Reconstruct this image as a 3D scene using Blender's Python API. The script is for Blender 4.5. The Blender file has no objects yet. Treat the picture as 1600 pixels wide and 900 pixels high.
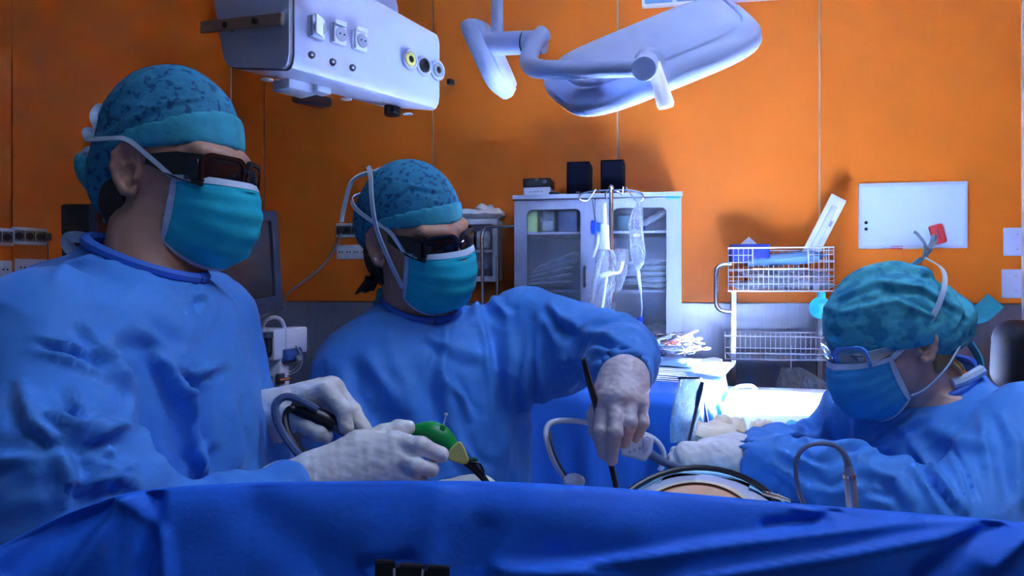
import bpy, bmesh, math, random
import numpy as np
from mathutils import Vector, Matrix, Euler, noise as mnoise
random.seed(7); np.random.seed(7)
S = bpy.context.scene
COL = S.collection
PI = math.pi
F = 1200.0; CZ = 1.6                     # focal length in pixels of a 1600-wide frame, eye height

# ---------------------------------------------------------------- camera, world, light, exposure
cam_d = bpy.data.cameras.new('camera'); cam = bpy.data.objects.new('camera', cam_d); COL.objects.link(cam)
cam_d.sensor_width = 36.0; cam_d.lens = 27.0; cam_d.clip_start = 0.05
cam.location = (0, 0, CZ); cam.rotation_euler = (PI/2, 0, 0)
S.camera = cam
W = bpy.data.worlds.new('world'); S.world = W; W.use_nodes = True
W.node_tree.nodes['Background'].inputs[0].default_value = (0.42, 0.60, 1.0, 1)
W.node_tree.nodes['Background'].inputs[1].default_value = 0.15
S.view_settings.view_transform = 'Standard'; S.view_settings.look = 'None'
S.view_settings.gamma = 1.0; S.view_settings.use_curve_mapping = False
S.view_settings.exposure = 0.0
S.cycles.max_bounces = 8; S.cycles.diffuse_bounces = 4; S.cycles.glossy_bounces = 3
S.cycles.transparent_max_bounces = 12; S.cycles.transmission_bounces = 6
S.cycles.sample_clamp_indirect = 0.0; S.cycles.use_denoising = True
S.cycles.caustics_reflective = False; S.cycles.caustics_refractive = False
LAMP_COL = (0.55, 0.68, 1.0)
SPOT_W = 14500.0        # beam of the surgical lamp
CEIL_W = 11.0            # unseen fill lights added at the ceiling

def area_light(name, loc, rot, size, power, col=LAMP_COL):
    d = bpy.data.lights.new(name, 'AREA'); d.energy = power; d.color = col; d.shape = 'RECTANGLE'
    d.size, d.size_y = size
    o = bpy.data.objects.new(name, d); COL.objects.link(o); o.location = loc; o.rotation_euler = rot
    return o
CEIL_Z = 3.35
# two unseen fill lights added at the ceiling to brighten the surgeons' fronts
area_light('ceiling_fill_light', (0.55, 0.1, CEIL_Z-0.03), (0, 0, 0), (1.2, 0.6), CEIL_W)
area_light('ceiling_fill_light', (1.0, 1.0, CEIL_Z-0.03), (0, 0, 0), (1.2, 0.6), CEIL_W*2.4)

# ---------------------------------------------------------------- pixel helpers (pixel + distance -> point)
def P(px, py, d): return Vector(((px-800)/F*d, d, CZ+(450-py)/F*d))
def proj(V):
    V = np.asarray(V); d = np.maximum(V[:, 1], 1e-3)
    return np.stack([800+F*V[:, 0]/d, 450-F*(V[:, 2]-CZ)/d], 1)

# back wall: runs from far left to nearer right
WT = Vector((0.983, -0.183, 0)).normalized(); WN = Vector((-WT.y*-1*-1, -WT.x, 0))
WN = Vector((WT.y, -WT.x, 0)).normalized()           # towards the camera
WO = Vector((-1.419, 4.40, 0)); WC = WN.dot(WO)
LO = Vector((-1.625, 4.44, 0))                       # corner with the left wall
LT = Vector((0.563, 0.826, 0)).normalized(); LN = Vector((LT.y, -LT.x, 0))
def on_plane(px, py, n, c, off=0.0):
    r = Vector(((px-800)/F, 1, (450-py)/F))
    d = (c+off)/(n.x*r.x+n.y*r.y)
    return Vector((r.x*d, d, CZ+r.z*d))
def onwall(px, py, off=0.0): return on_plane(px, py, WN, WC, off)
def onleft(px, py, off=0.0): return on_plane(px, py, LN, LN.dot(LO), off)
def basis(x, y, z): 
    m = Matrix.Identity(3); m.col[0] = x; m.col[1] = y; m.col[2] = z; return m
UP = Vector((0, 0, 1))
WB = basis(WT, -WN, UP); LB = basis(LT, -LN, UP)     # x right along the wall, y into it, z up
def frame(yaw=0, pitch=0, roll=0): return Euler((pitch, roll, yaw), 'XYZ').to_matrix()
def look_basis(dirv, up=UP):
    """y axis along dirv"""
    y = Vector(dirv).normalized(); x = y.cross(up).normalized(); z = x.cross(y); return basis(x, y, z)

# ---------------------------------------------------------------- materials
MATS = {}
def mat(name, col, rough=0.6, metal=0.0, noise=0.0, nscale=40, bump=0.0, bscale=120, spec=0.5, alpha=1.0,
        trans=0.0, emit=0.0, stretch=(1,1,1), sheen=0.0, sss=0.0, col2=None, thr=None, coat=0.0):
    if name in MATS: return MATS[name]
    m = bpy.data.materials.new(name); m.use_nodes = True; nt = m.node_tree; b = nt.nodes['Principled BSDF']
    I = b.inputs
    I['Base Color'].default_value = (*col, 1); I['Roughness'].default_value = rough; I['Metallic'].default_value = metal
    I['Specular IOR Level'].default_value = spec; I['Alpha'].default_value = alpha
    I['Transmission Weight'].default_value = trans
    if sheen: I['Sheen Weight'].default_value = sheen
    if coat: I['Coat Weight'].default_value = coat
    if sss:
        I['Subsurface Weight'].default_value = sss; I['Subsurface Radius'].default_value = (0.01, 0.004, 0.002); I['Subsurface Scale'].default_value = 0.5
    if emit:
        I['Emission Color'].default_value = (*col, 1); I['Emission Strength'].default_value = emit
    if noise or bump or col2:
        tc = nt.nodes.new('ShaderNodeTexCoord'); mp = nt.nodes.new('ShaderNodeMapping')
        mp.inputs['Scale'].default_value = stretch
        nt.links.new(tc.outputs['Object'], mp.inputs[0])
        if noise or col2:
            n = nt.nodes.new('ShaderNodeTexNoise'); n.inputs['Scale'].default_value = nscale; n.inputs['Detail'].default_value = 5
            nt.links.new(mp.outputs[0], n.inputs['Vector'])
            r = nt.nodes.new('ShaderNodeValToRGB'); e = r.color_ramp.elements
            if col2:
                t = thr or (0.45, 0.55); e[0].position = t[0]; e[1].position = t[1]
                e[0].color = (*col, 1); e[1].color = (*col2, 1)
            else:
                e[0].position = 0.3; e[1].position = 0.7
                e[0].color = (*[c*(1-noise) for c in col], 1); e[1].color = (*[min(1, c*(1+noise)) for c in col], 1)
            nt.links.new(n.outputs['Fac'], r.inputs[0]); nt.links.new(r.outputs[0], I['Base Color'])
        if bump:
            n2 = nt.nodes.new('ShaderNodeTexNoise'); n2.inputs['Scale'].default_value = bscale; n2.inputs['Detail'].default_value = 4
            nt.links.new(mp.outputs[0], n2.inputs['Vector'])
            bp = nt.nodes.new('ShaderNodeBump'); bp.inputs['Strength'].default_value = bump; bp.inputs['Distance'].default_value = 0.004
            nt.links.new(n2.outputs['Fac'], bp.inputs['Height']); nt.links.new(bp.outputs[0], I['Normal'])
    MATS[name] = m; return m

M_ORANGE = mat('orange laminate', (0.88, 0.20, 0.015), 0.45, noise=0.04, nscale=3, spec=0.3)
M_JOINT = mat('pale joint', (0.55, 0.5, 0.55), 0.6)
M_STEEL = mat('brushed steel sheet', (0.30, 0.33, 0.45), 0.38, 0.8, noise=0.10, nscale=60, stretch=(4, 4, 0.08))
M_CHROME = mat('bright steel', (0.72, 0.74, 0.80), 0.22, 1.0)
M_WIRE = mat('zinc wire', (0.62, 0.67, 0.82), 0.35, 0.6)
M_TOOL = mat('instrument steel', (0.34, 0.36, 0.42), 0.28, 0.95)
M_CABSTEEL = mat('cabinet steel', (0.34, 0.38, 0.56), 0.42, 0.5, noise=0.06, nscale=80, stretch=(3, 3, 0.08))
M_WHITE = mat('white plastic', (0.70, 0.76, 0.90), 0.4)
M_LAV = mat('white powder coat', (0.50, 0.56, 0.84), 0.38, bump=0.05, bscale=400)
M_GREY = mat('grey plastic', (0.30, 0.34, 0.44), 0.45)
M_DKGREY = mat('dark grey plastic', (0.07, 0.08, 0.12), 0.45)
M_BLACK = mat('black plastic', (0.008, 0.008, 0.012), 0.35)
M_BLACKM = mat('matt black', (0.006, 0.007, 0.014), 0.8, spec=0.2)
M_RED = mat('red plastic', (0.70, 0.05, 0.06), 0.5)
M_YEL = mat('pale yellow plastic', (0.80, 0.75, 0.20), 0.45)
M_GREEN = mat('green plastic', (0.0, 0.30, 0.055), 0.35)
M_CLOTHW = mat('white cloth', (0.80, 0.83, 0.88), 0.85, bump=0.2, bscale=300)
M_BLUEB = mat('blue plastic', (0.01, 0.06, 0.45), 0.4)
M_CYAN = mat('cyan plastic', (0.02, 0.42, 0.75), 0.4)
M_LTBLUE = mat('light blue wrap', (0.20, 0.42, 0.75), 0.7, bump=0.3, bscale=40)
M_FLOOR = mat('floor vinyl', (0.16, 0.19, 0.26), 0.4, noise=0.15, nscale=30)
M_CEIL = mat('ceiling paint', (0.62, 0.64, 0.68), 0.8)
def glassy(name, col, alpha, rough=0.08, bump=0.0, bscale=30, lucent=False):
    """thin clear plastic or glass: mostly see-through with a glossy coat"""
    if name in MATS: return MATS[name]
    m = bpy.data.materials.new(name); m.use_nodes = True; nt = m.node_tree; nt.nodes.clear()
    out = nt.nodes.new('ShaderNodeOutputMaterial'); tr = nt.nodes.new('ShaderNodeBsdfTransparent'); pb = nt.nodes.new('ShaderNodeBsdfPrincipled')
    pb.inputs['Base Color'].default_value = (*col, 1); pb.inputs['Roughness'].default_value = rough
    mx = nt.nodes.new('ShaderNodeMixShader'); mx.inputs[0].default_value = alpha
    lw = nt.nodes.new('ShaderNodeLayerWeight'); lw.inputs[0].default_value = 0.35
    mr = nt.nodes.new('ShaderNodeMapRange'); mr.inputs['To Min'].default_value = alpha; mr.inputs['To Max'].default_value = min(1, alpha+0.6)
    nt.links.new(lw.outputs['Facing'], mr.inputs['Value']); nt.links.new(mr.outputs[0], mx.inputs[0])
    nt.links.new(tr.outputs[0], mx.inputs[1]); nt.links.new(pb.outputs[0], mx.inputs[2]); nt.links.new(mx.outputs[0], out.inputs[0])
    if lucent:
        tl = nt.nodes.new('ShaderNodeBsdfTranslucent'); tl.inputs[0].default_value = (*col, 1); m2 = nt.nodes.new('ShaderNodeMixShader'); m2.inputs[0].default_value = .55
        nt.links.new(pb.outputs[0], m2.inputs[1]); nt.links.new(tl.outputs[0], m2.inputs[2]); nt.links.new(m2.outputs[0], mx.inputs[2])
    if bump:
        tc = nt.nodes.new('ShaderNodeTexCoord'); n = nt.nodes.new('ShaderNodeTexNoise'); n.inputs['Scale'].default_value = bscale
        b = nt.nodes.new('ShaderNodeBump'); b.inputs['Strength'].default_value = bump; b.inputs['Distance'].default_value = 0.02
        nt.links.new(tc.outputs['Object'], n.inputs['Vector']); nt.links.new(n.outputs['Fac'], b.inputs['Height']); nt.links.new(b.outputs[0], pb.inputs['Normal'])
        nt.links.new(b.outputs[0], lw.inputs['Normal'])
    MATS[name] = m; return m
M_GLASS = glassy('window glass', (0.5, 0.6, 0.8), 0.06, 0.03)
M_CLEAR = glassy('clear plastic film', (0.75, 0.85, 1.0), 0.22, 0.12, 0.9, 45, True)
M_TUBE = glassy('clear tubing', (0.8, 0.88, 1.0), 0.45, 0.15)
M_SMOKE = glassy('smoked plastic', (0.03, 0.03, 0.05), 0.6, 0.1)

# ---------------------------------------------------------------- mesh builder
class MB:
    def __init__(s): s.v = []; s.f = []; s.mi = []; s.cur = 0
    def add(s, v, f):
        o = len(s.v); s.v += [tuple(x) for x in v]; s.f += [tuple(i+o for i in q) for q in f]; s.mi += [s.cur]*len(f); return s
    def box(s, c, size, B=None, bev=0.0, seg=2):
        B = B or Matrix.Identity(3); c = Vector(c)
        if bev <= 0:
            v = []
            for z in (-.5, .5):
                for y in (-.5, .5):
                    for x in (-.5, .5): v.append(c+B @ Vector((x*size[0], y*size[1], z*size[2])))
            return s.add(v, [(0,2,3,1),(4,5,7,6),(0,1,5,4),(2,6,7,3),(0,4,6,2),(1,3,7,5)])
        bm = bmesh.new(); bmesh.ops.create_cube(bm, size=1)
        for q in bm.verts: q.co = Vector((q.co.x*size[0], q.co.y*size[1], q.co.z*size[2]))
        bmesh.ops.bevel(bm, geom=bm.edges[:], offset=min(bev, min(size)*0.49), segments=seg, profile=0.5, affect='EDGES')
        bm.verts.index_update()
        s.add([c+B @ q.co for q in bm.verts], [[q.index for q in f.verts] for f in bm.faces]); bm.free(); return s
    def tube(s, pts, r, n=8, cap=True, smooth=0):
        pts = [Vector(p) for p in pts]
        rr = list(r) if hasattr(r, '__len__') else [r]*len(pts)
        if smooth: pts, rr = spline(pts, rr, smooth)
        v = []; f = []
        t0 = (pts[1]-pts[0]).normalized(); u = t0.orthogonal().normalized()
        for i, p in enumerate(pts):
            t = (pts[min(i+1, len(pts)-1)]-pts[max(i-1, 0)]).normalized()
            u = (u-t*u.dot(t)).normalized(); w = t.cross(u)
            for k in range(n):
                a = 2*PI*k/n; v.append(p+(u*math.cos(a)+w*math.sin(a))*rr[i])
        for i in range(len(pts)-1):
            for k in range(n):
                a = i*n+k; b = i*n+(k+1) % n; f.append((a, b, b+n, a+n))
        if cap: f.append(tuple(range(n-1, -1, -1))); f.append(tuple(range(len(v)-n, len(v))))
        return s.add(v, f)
    def lathe(s, c, prof, axis=(0,0,1), n=24, sx=1.0):
        """prof: (radius, height) along the axis"""
        B = look_basis(axis, UP if abs(Vector(axis).normalized().z) < 0.9 else Vector((0,1,0))); c = Vector(c); v = []; f = []
        for (r, h) in prof:
            for k in range(n):
                a = 2*PI*k/n; v.append(c+B @ Vector((r*sx*math.cos(a), h, r*math.sin(a))))
        for i in range(len(prof)-1):
            for k in range(n):
                a = i*n+k; b = i*n+(k+1) % n; f.append((a, b, b+n, a+n))
        f.append(tuple(range(n))); f.append(tuple(range(len(v)-1, len(v)-n-1, -1)))
        return s.add(v, f)
    def prism(s, poly, depth, c=(0,0,0), B=None):
        """poly in local x,z; extruded along local y (0..depth)"""
        B = B or Matrix.Identity(3); c = Vector(c); n = len(poly)
        v = [c+B @ Vector((x, 0, z)) for x, z in poly]+[c+B @ Vector((x, depth, z)) for x, z in poly]
        f = [tuple(range(n)), tuple(range(2*n-1, n-1, -1))]+[(i, i+n, (i+1) % n+n, (i+1) % n) for i in range(n)]
        return s.add(v, f)
    def grid(s, G):
        """G: rows x cols of points"""
        r, c = len(G), len(G[0])
        return s.add([p for row in G for p in row], [(i*c+j, i*c+j+1, (i+1)*c+j+1, (i+1)*c+j) for i in range(r-1) for j in range(c-1)])
    def sphere(s, c, r, n=16, m=10, B=None):
        r = Vector((r, r, r)) if not hasattr(r, '__len__') else Vector(r); B = B or Matrix.Identity(3); c = Vector(c)
        v = [c+B @ Vector((0, 0, r.z))]
        for i in range(1, m):
            t = PI*i/m
            for k in range(n):
                a = 2*PI*k/n; v.append(c+B @ Vector((r.x*math.sin(t)*math.cos(a), r.y*math.sin(t)*math.sin(a), r.z*math.cos(t))))
        v.append(c+B @ Vector((0, 0, -r.z))); L = len(v)-1
        f = [(0, 1+k, 1+(k+1) % n) for k in range(n)]
        for i in range(m-2):
            for k in range(n):
                a = 1+i*n+k; b = 1+i*n+(k+1) % n; f.append((a, a+n, b+n, b))
        f += [(L, 1+(m-2)*n+(k+1) % n, 1+(m-2)*n+k) for k in range(n)]
        return s.add(v, f)
def spline(pts, rr, k):
    o = []; ro = []; n = len(pts)
    for i in range(n-1):
        p0, p1, p2, p3 = pts[max(i-1, 0)], pts[i], pts[i+1], pts[min(i+2, n-1)]
        for j in range(k):
            t = j/k
            o.append(0.5*((2*p1)+(p2-p0)*t+(2*p0-5*p1+4*p2-p3)*t*t+(3*p1-p0-3*p2+p3)*t**3)); ro.append(rr[i]*(1-t)+rr[i+1]*t)
    o.append(pts[-1]); ro.append(rr[-1]); return o, ro
def rrect(w, h, r, n=5, cx=0, cz=0):
    o = []
    for (sx, sz, a0) in ((1, 1, 0), (-1, 1, PI/2), (-1, -1, PI), (1, -1, 1.5*PI)):
        for k in range(n+1):
            a = a0+PI/2*k/n; o.append((cx+sx*(w/2-r)+r*math.cos(a), cz+sz*(h/2-r)+r*math.sin(a)))
    return o
def ring_prism(mb, outer, inner, depth, c, B):
    """plate with a hole (outer and inner have equal point counts)"""
    n = len(outer); c = Vector(c)
    A = [c+B @ Vector((x, y, z)) for y in (0, depth) for x, z in outer]; I = [c+B @ Vector((x, y, z)) for y in (0, depth) for x, z in inner]
    v = A+I; f = []
    for i in range(n):
        j = (i+1) % n
        f += [(i, 2*n+i, 2*n+j, j), (n+j, 3*n+j, 3*n+i, n+i), (i, j, n+j, n+i), (2*n+j, 2*n+i, 3*n+i, 3*n+j)]
    return mb.add(v, f)

def mesh_of(name, v, f): 
    me = bpy.data.meshes.new(name); me.from_pydata([tuple(x) for x in v], [], [tuple(q) for q in f]); me.update(); return me
def put(name, me, m, parent=None, label=None, cat=None, group=None, kind=None, smooth=True, angle=40):
    o = bpy.data.objects.new(name, me); COL.objects.link(o)
    for x in (m if isinstance(m, (list, tuple)) else [m]): me.materials.append(x)
    if smooth:
        me.polygons.foreach_set('use_smooth', [True]*len(me.polygons))
        if angle: me.set_sharp_from_angle(angle=math.radians(angle))
    if parent: 
        o.parent = parent; o.matrix_parent_inverse = Matrix.Translation(-parent.location) if parent.type == 'EMPTY' else Matrix.Identity(4)
    tag(o, label, cat, group, kind); return o
def tag(o, label=None, cat=None, group=None, kind=None):
    for k, x in (('label', label), ('category', cat), ('group', group), ('kind', kind)):
        if x: o[k] = x
    return o
def obj(name, mb, m, parent=None, label=None, cat=None, group=None, kind=None, smooth=True, angle=40):
    me = mesh_of(name, mb.v, mb.f)
    if max(mb.mi, default=0): me.polygons.foreach_set('material_index', mb.mi)
    bm = bmesh.new(); bm.from_mesh(me); bmesh.ops.recalc_face_normals(bm, faces=bm.faces); bm.to_mesh(me); bm.free()
    return put(name, me, m, parent, label, cat, group, kind, smooth, angle)
def thing(name, label, cat, loc, group=None):
    o = bpy.data.objects.new(name, None); COL.objects.link(o); o.location = loc; o.empty_display_size = 0.05
    return tag(o, label, cat, group)
def dup(root, delta, label=None, group=None):
    r = root.copy(); COL.objects.link(r); r.location = root.location+Vector(delta)
    if label: r['label'] = label
    if group: r['group'] = group
    for ch in list(root.children):
        c = ch.copy(); COL.objects.link(c); c.parent = r
        for g in list(ch.children):
            e = g.copy(); COL.objects.link(e); e.parent = c
    return r
def text_mesh(name, body, size, c, B, m, parent=None, depth=0.0006):
    cu = bpy.data.curves.new(name, 'FONT'); cu.body = body; cu.size = size; cu.align_x = 'CENTER'; cu.align_y = 'CENTER'; cu.extrude = depth
    t = bpy.data.objects.new(name, cu); COL.objects.link(t)
    me = bpy.data.meshes.new_from_object(t.evaluated_get(bpy.context.evaluated_depsgraph_get())); bpy.data.objects.remove(t)
    for q in me.vertices:
        x, y, z = q.co; q.co = Vector(c)+B @ Vector((x, -z, y))
    me.materials.clear()
    return put(name, me, m, parent, smooth=False)
# ================================================================ ROOM
def slab(name, c, size, m, B=None, **k): return obj(name, MB().box(c, size, B), m, smooth=False, **k)
slab('floor', (0, 1.2, -0.05), (8, 9, 0.1), M_FLOOR, kind='structure')
slab('ceiling', (0, 1.2, CEIL_Z+0.05), (8, 9, 0.1), M_CEIL, kind='structure')
ZS = 1.6-21*4.25/F                                    # top of the steel wainscot
# back wall: pale backing with laminate panels above and steel sheets below, 8 mm joints
s0, s1 = (LO-WO).dot(WT), 5.0
ctr = lambda a, b, z, off, O, T, N: O+T*((a+b)/2)+UP*z+N*off
wb = obj('wall_back', MB().box(ctr(s0, s1, CEIL_Z/2, -0.06, WO, WT, WN), (s1-s0, 0.1, CEIL_Z), WB), M_JOINT, kind='structure', smooth=False)
edges = [s0, 0.0, 1.004, 2.008, 3.012, 4.016, 5.0]
for a, b in zip(edges[:-1], edges[1:]):
    obj('panel', MB().box(ctr(a+.004, b-.004, (ZS+CEIL_Z)/2, -0.004, WO, WT, WN), (b-a-.009, 0.012, CEIL_Z-ZS), WB, 0.0015, 1), M_ORANGE, wb, smooth=False)
for a, b in zip([s0, 1.55, 3.2], [1.55, 3.2, 5.0]):
    obj('steel_panel', MB().box(ctr(a+.001, b-.001, (ZS-.004)/2+0.06, 0.002, WO, WT, WN), (b-a-.002, 0.012, ZS-.004-.12), WB, 0.0015, 1), M_STEEL, wb, smooth=False)
L1 = -3.4
wl = obj('wall_left', MB().box(ctr(L1, 0, CEIL_Z/2, -0.06, LO, LT, LN), (-L1, 0.1, CEIL_Z), LB), M_JOINT, kind='structure', smooth=False)
for a, b in zip([-3.4, -2.2, -1.15], [-2.2, -1.15, 0]):
    obj('panel', MB().box(ctr(a+.002, b-.002, (ZS+CEIL_Z)/2, -0.004, LO, LT, LN), (b-a-.004, 0.012, CEIL_Z-ZS), LB, 0.0015, 1), M_ORANGE, wl, smooth=False)
    obj('steel_panel', MB().box(ctr(a+.002, b-.002, (ZS-.004)/2, 0.002, LO, LT, LN), (b-a-.004, 0.012, ZS-.004), LB, 0.0015, 1), M_STEEL, wl, smooth=False)
slab('wall_right', (3.45, 1.2, CEIL_Z/2), (0.1, 9, CEIL_Z), M_ORANGE, kind='structure')
for c, nm in ((s0, 'trim_1'),):
    pass
# pale vertical strip right at the frame's right edge
e = onwall(1599, 450, 0.006)
obj('trim_1', MB().box((e.x, e.y, CEIL_Z/2), (0.016, 0.012, CEIL_Z), WB, 0.002, 1), M_JOINT, kind='structure', smooth=False)
# luminaire frames made up around the two added fill lights
for (x, y, w) in ((0.55, 0.1, 'added frame of the unseen ceiling fill light near the camera'), (1.0, 1.0, 'added frame of the unseen ceiling fill light at right')):
    t = thing('fill_light_frame', w, 'ceiling light', (x, y, CEIL_Z-0.02))
    mb = MB()
    for sx, sy, lx, ly in ((0, .31, 1.28, .04), (0, -.31, 1.28, .04), (.62, 0, .04, .6), (-.62, 0, .04, .6)): mb.box((x+sx, y+sy, CEIL_Z-.02), (lx, ly, .05))
    obj('frame', mb, M_WHITE, t)

# ================================================================ AIR GRILLE high on the back wall
a = onwall(1003, 13, 0.012); b = onwall(1241, 2, 0.012)
gw = (b-a).dot(WT); gz0 = a.z; gh = 0.32
t = thing('wall_grille', 'light blue framed air grille high on orange wall, above surgical lamp', 'air grille', (a.x, a.y, gz0))
c0 = a+WT*(gw/2)+UP*(gh/2)
mb = MB(); ring_prism(mb, rrect(gw, gh, .01, 3), rrect(gw-.03, gh-.03, .006, 3), 0.03, c0+WN*.02, WB); obj('frame', mb, M_WHITE, t)
mb = MB().box(c0+WN*.002, (gw-.03, .006, gh-.03), WB); obj('backing', mb, M_BLUEB, t, smooth=False)
for k in range(3): obj('mullion', MB().box(c0+WT*(gw*(-.28+.29*k))+WN*.012, (.02, .014, gh-.03), WB), M_WHITE, t, smooth=False)
for k in range(9): obj('louvre', MB().box(c0+UP*(-gh/2+.03+.03*k)+WN*.01, (gw-.03, .003, .018), WB @ frame(0, .5)), M_LTBLUE, t, smooth=False)

# ================================================================ WALL SOCKETS
def socket_strip(px, py, n, wall, label, flaps, mod=0.045, h=0.08):
    pt, T, N, B = (onwall, WT, WN, WB) if wall == 'b' else (onleft, LT, LN, LB)
    o = pt(px, py, 0.004)                               # top-left corner
    w = n*mod+0.014
    t = thing('socket_strip', label, 'wall socket', o-UP*h)
    c = o+T*(w/2)-UP*(h/2)
    obj('plate', MB().box(c, (w, .012, h), B, .004, 2), M_WHITE, t)
    for k in range(n):
        q = o+T*(.007+mod*(k+.5))-UP*(h/2)+N*.006
        if flaps:
            obj('flap_cover', MB().box(q+N*.005, (mod-.006, .014, h*.62), B, .004, 2), M_SMOKE, t)
            obj('socket_face', MB().lathe(q, [(.017, 0), (.017, .002), (.014, .003)], N, 16), M_DKGREY, t)
        else:
            f = obj('socket_face', MB().box(q+N*.001, (mod-.004, .004, h*.8), B, .003, 2), M_WHITE, t)
            for sx in (-1, 1): obj('pin_hole', MB().lathe(q+T*(sx*.008)+N*.0025, [(.0042, 0), (.0042, .0015)], N, 10), M_BLACK, f)
    return t
socket_strip(525, 349, 3, 'b', 'upper socket strip with dark flaps beside the middle surgeon\'s cap', True)
socket_strip(526, 383, 4, 'b', 'lower plain white socket strip beside the middle surgeon\'s cap', False)
socket_strip(-37, 354, 3, 'l', 'socket strip with smoked flaps cut by the left frame edge', True)
socket_strip(18, 354, 3, 'l', 'socket strip with smoked flaps left of the black monitor back', True)
socket_strip(-40, 406, 3, 'l', 'plain white socket plate cut by the left frame edge', False)
socket_strip(23, 404, 3, 'l', 'plain white socket plate just above left surgeon\'s shoulder', False)
tt = thing('power_plug', 'dark plug and hanging cord in left socket strip', 'plug', onleft(74, 372, .02))
obj('plug_body', MB().box(onleft(74, 370, .02), (.03, .03, .035), LB, .006), M_BLACK, tt)
obj('cord', MB().tube([onleft(74, 378, .03), onleft(75, 400, .03), onleft(73, 440, .02), onleft(74, 600, .012), onleft(74, 900, .012)], .003, 6, smooth=4), M_DKGREY, tt)
# white cable from the upper strip down to the trolley
cb = [onwall(533, 360, .03), onwall(530, 375, .04), onwall(505, 415, .05), onwall(470, 455, .06)+Vector((0, -.2, 0)), P(440, 478, 3.4), P(400, 500, 3.1), P(370, 520, 2.9), P(350, 560, 2.8)]
tt = thing('power_cable', 'pale power cable sagging from socket strip to the suction unit', 'cable', cb[0])
obj('plug_body', MB().box(onwall(534, 359, .03), (.034, .04, .036), WB, .008), M_DKGREY, tt)
obj('cord', MB().tube(cb, .0065, 8, smooth=6), M_GREY, tt)

# ================================================================ WHITEBOARD and right wall plates
A = onwall(1341, 287.5, 0.006); B_ = onwall(1509, 388, 0.006)
bw = (onwall(1510, 337, .006)-onwall(1341, 337, .006)).dot(WT); z1 = A.z; z0 = onwall(1341, 389, .006).z; bh = z1-z0
rt = Matrix.Rotation(math.radians(-1.2), 3, 'Y')
c = A+WT*(bw/2)-UP*(bh/2)
t = thing('whiteboard', 'small white magnetic board on the orange wall above nurse', 'whiteboard', c-UP*(bh/2))
obj('board', MB().box(c, (bw-.01, .008, bh-.01), WB), mat('board enamel', (.58, .72, .95), .25), t, smooth=False)
mb = MB(); ring_prism(mb, rrect(bw, bh, .004, 2), rrect(bw-.026, bh-.03, .003, 2), .018, c+WN*.014, WB); obj('frame', mb, M_LAV, t)
obj('pen_ledge', MB().box(c-UP*(bh/2-.004)+WN*.02, (bw*.55, .03, .006), WB, .002, 1), M_LAV, t)
for py, lab in ((348, 'upper'), (358, 'lower')):
    o = MB().lathe(onwall(1353, py, .012), [(.0075, 0), (.0085, .004), (.007, .008)], WN, 14)
    obj('magnet', o, M_BLACK, label='%s round black magnet at left of the whiteboard' % lab, cat='magnet', group='black magnets on whiteboard')
r3 = WB @ Matrix.Rotation(math.radians(-16), 3, 'Y')
ec = onwall(1465, 366, .02)
t = thing('board_eraser', 'red block eraser stuck tilted on the whiteboard', 'eraser', ec)
obj('block', MB().box(ec, (.062, .026, .095), r3, .008), M_RED, t)
obj('print', MB().box(ec+WN*.0135, (.006, .001, .045), r3), M_DKGREY, t, smooth=False)
pc = onwall(1410, 387, .03)
t = thing('marker_pen', 'white marker with red cap lying on whiteboard ledge', 'marker', pc)
obj('barrel', MB().tube([pc, pc+WT*.10], .0075, 10), M_WHITE, t); obj('cap', MB().tube([pc-WT*.06, pc-WT*.045, pc], [.005, .008, .0085], 10), M_RED, t)
for py0, py1, lab, x0 in ((356, 400, 'upper blank white wall plate at right frame edge', 1568), (421, 466, 'lower blank white wall plate at right frame edge', 1565)):
    o = onwall(x0, py0, .004); h = o.z-onwall(x0, py1, .004).z; w = h*.86; c = o+WT*(w/2)-UP*(h/2)
    t = thing('wall_plate', lab, 'wall plate', c-UP*(h/2), 'blank wall plates')
    obj('plate', MB().box(c, (w, .01, h), WB, .003, 2), M_LAV, t)
    for sz in (-1, 1): obj('screw', MB().lathe(c+UP*(sz*h*.26)+WN*.005, [(.004, 0), (.004, .0015)], WN, 8), M_GREY, t)

# ================================================================ GLASS-FRONTED CABINET
DF = 3.62
def cabw(px, py, off=0.0):
    """point on the cabinet front plane (parallel to the back wall)"""
    return on_plane(px, py, WN, WN.dot(P(934, 300, DF)), off)
ca = cabw(803, 306); cb_ = cabw(1065, 306); cw = (cb_-ca).dot(WT); ch = ca.z; cd = 0.36
cc = ca+WT*(cw/2); cc.z = 0
t = thing('cabinet', 'tall stainless steel cabinet with two glazed doors against orange wall', 'cabinet', cc)
mb = MB(); IN = -WN
for (dx, z, sx, sz) in ((-cw/2+.008, ch/2, .016, ch), (cw/2-.008, ch/2, .016, ch)): mb.box(cc+WT*dx+UP*z+IN*(cd/2+.02), (sx, cd, sz), WB)
mb.box(cc+UP*(ch-.01)+IN*(cd/2), (cw+.006, cd+.05, .02), WB); mb.box(cc+UP*.06+IN*(cd/2+.02), (cw, cd, .12), WB); mb.box(cc+UP*(ch/2)+IN*(cd+.012), (cw, .008, ch), WB)
mb.box(cc+UP*(ch/2)+IN*(cd/2+.03), (.012, cd-.04, ch), WB)
obj('body', mb, M_CABSTEEL, t, smooth=False)
shz = [cabw(870, 363).z, cabw(870, 455).z, cabw(870, 560).z, .72]
for z in shz: 
    for sgn in (-1, 1): obj('shelf', MB().box(cc+WT*(sgn*cw/4)+UP*z+IN*(cd/2+.02), (cw/2-.03, cd-.06, .012), WB), M_CABSTEEL, t, smooth=False)
zt = cabw(870, 327).z; ztop = ch-.022
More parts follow.
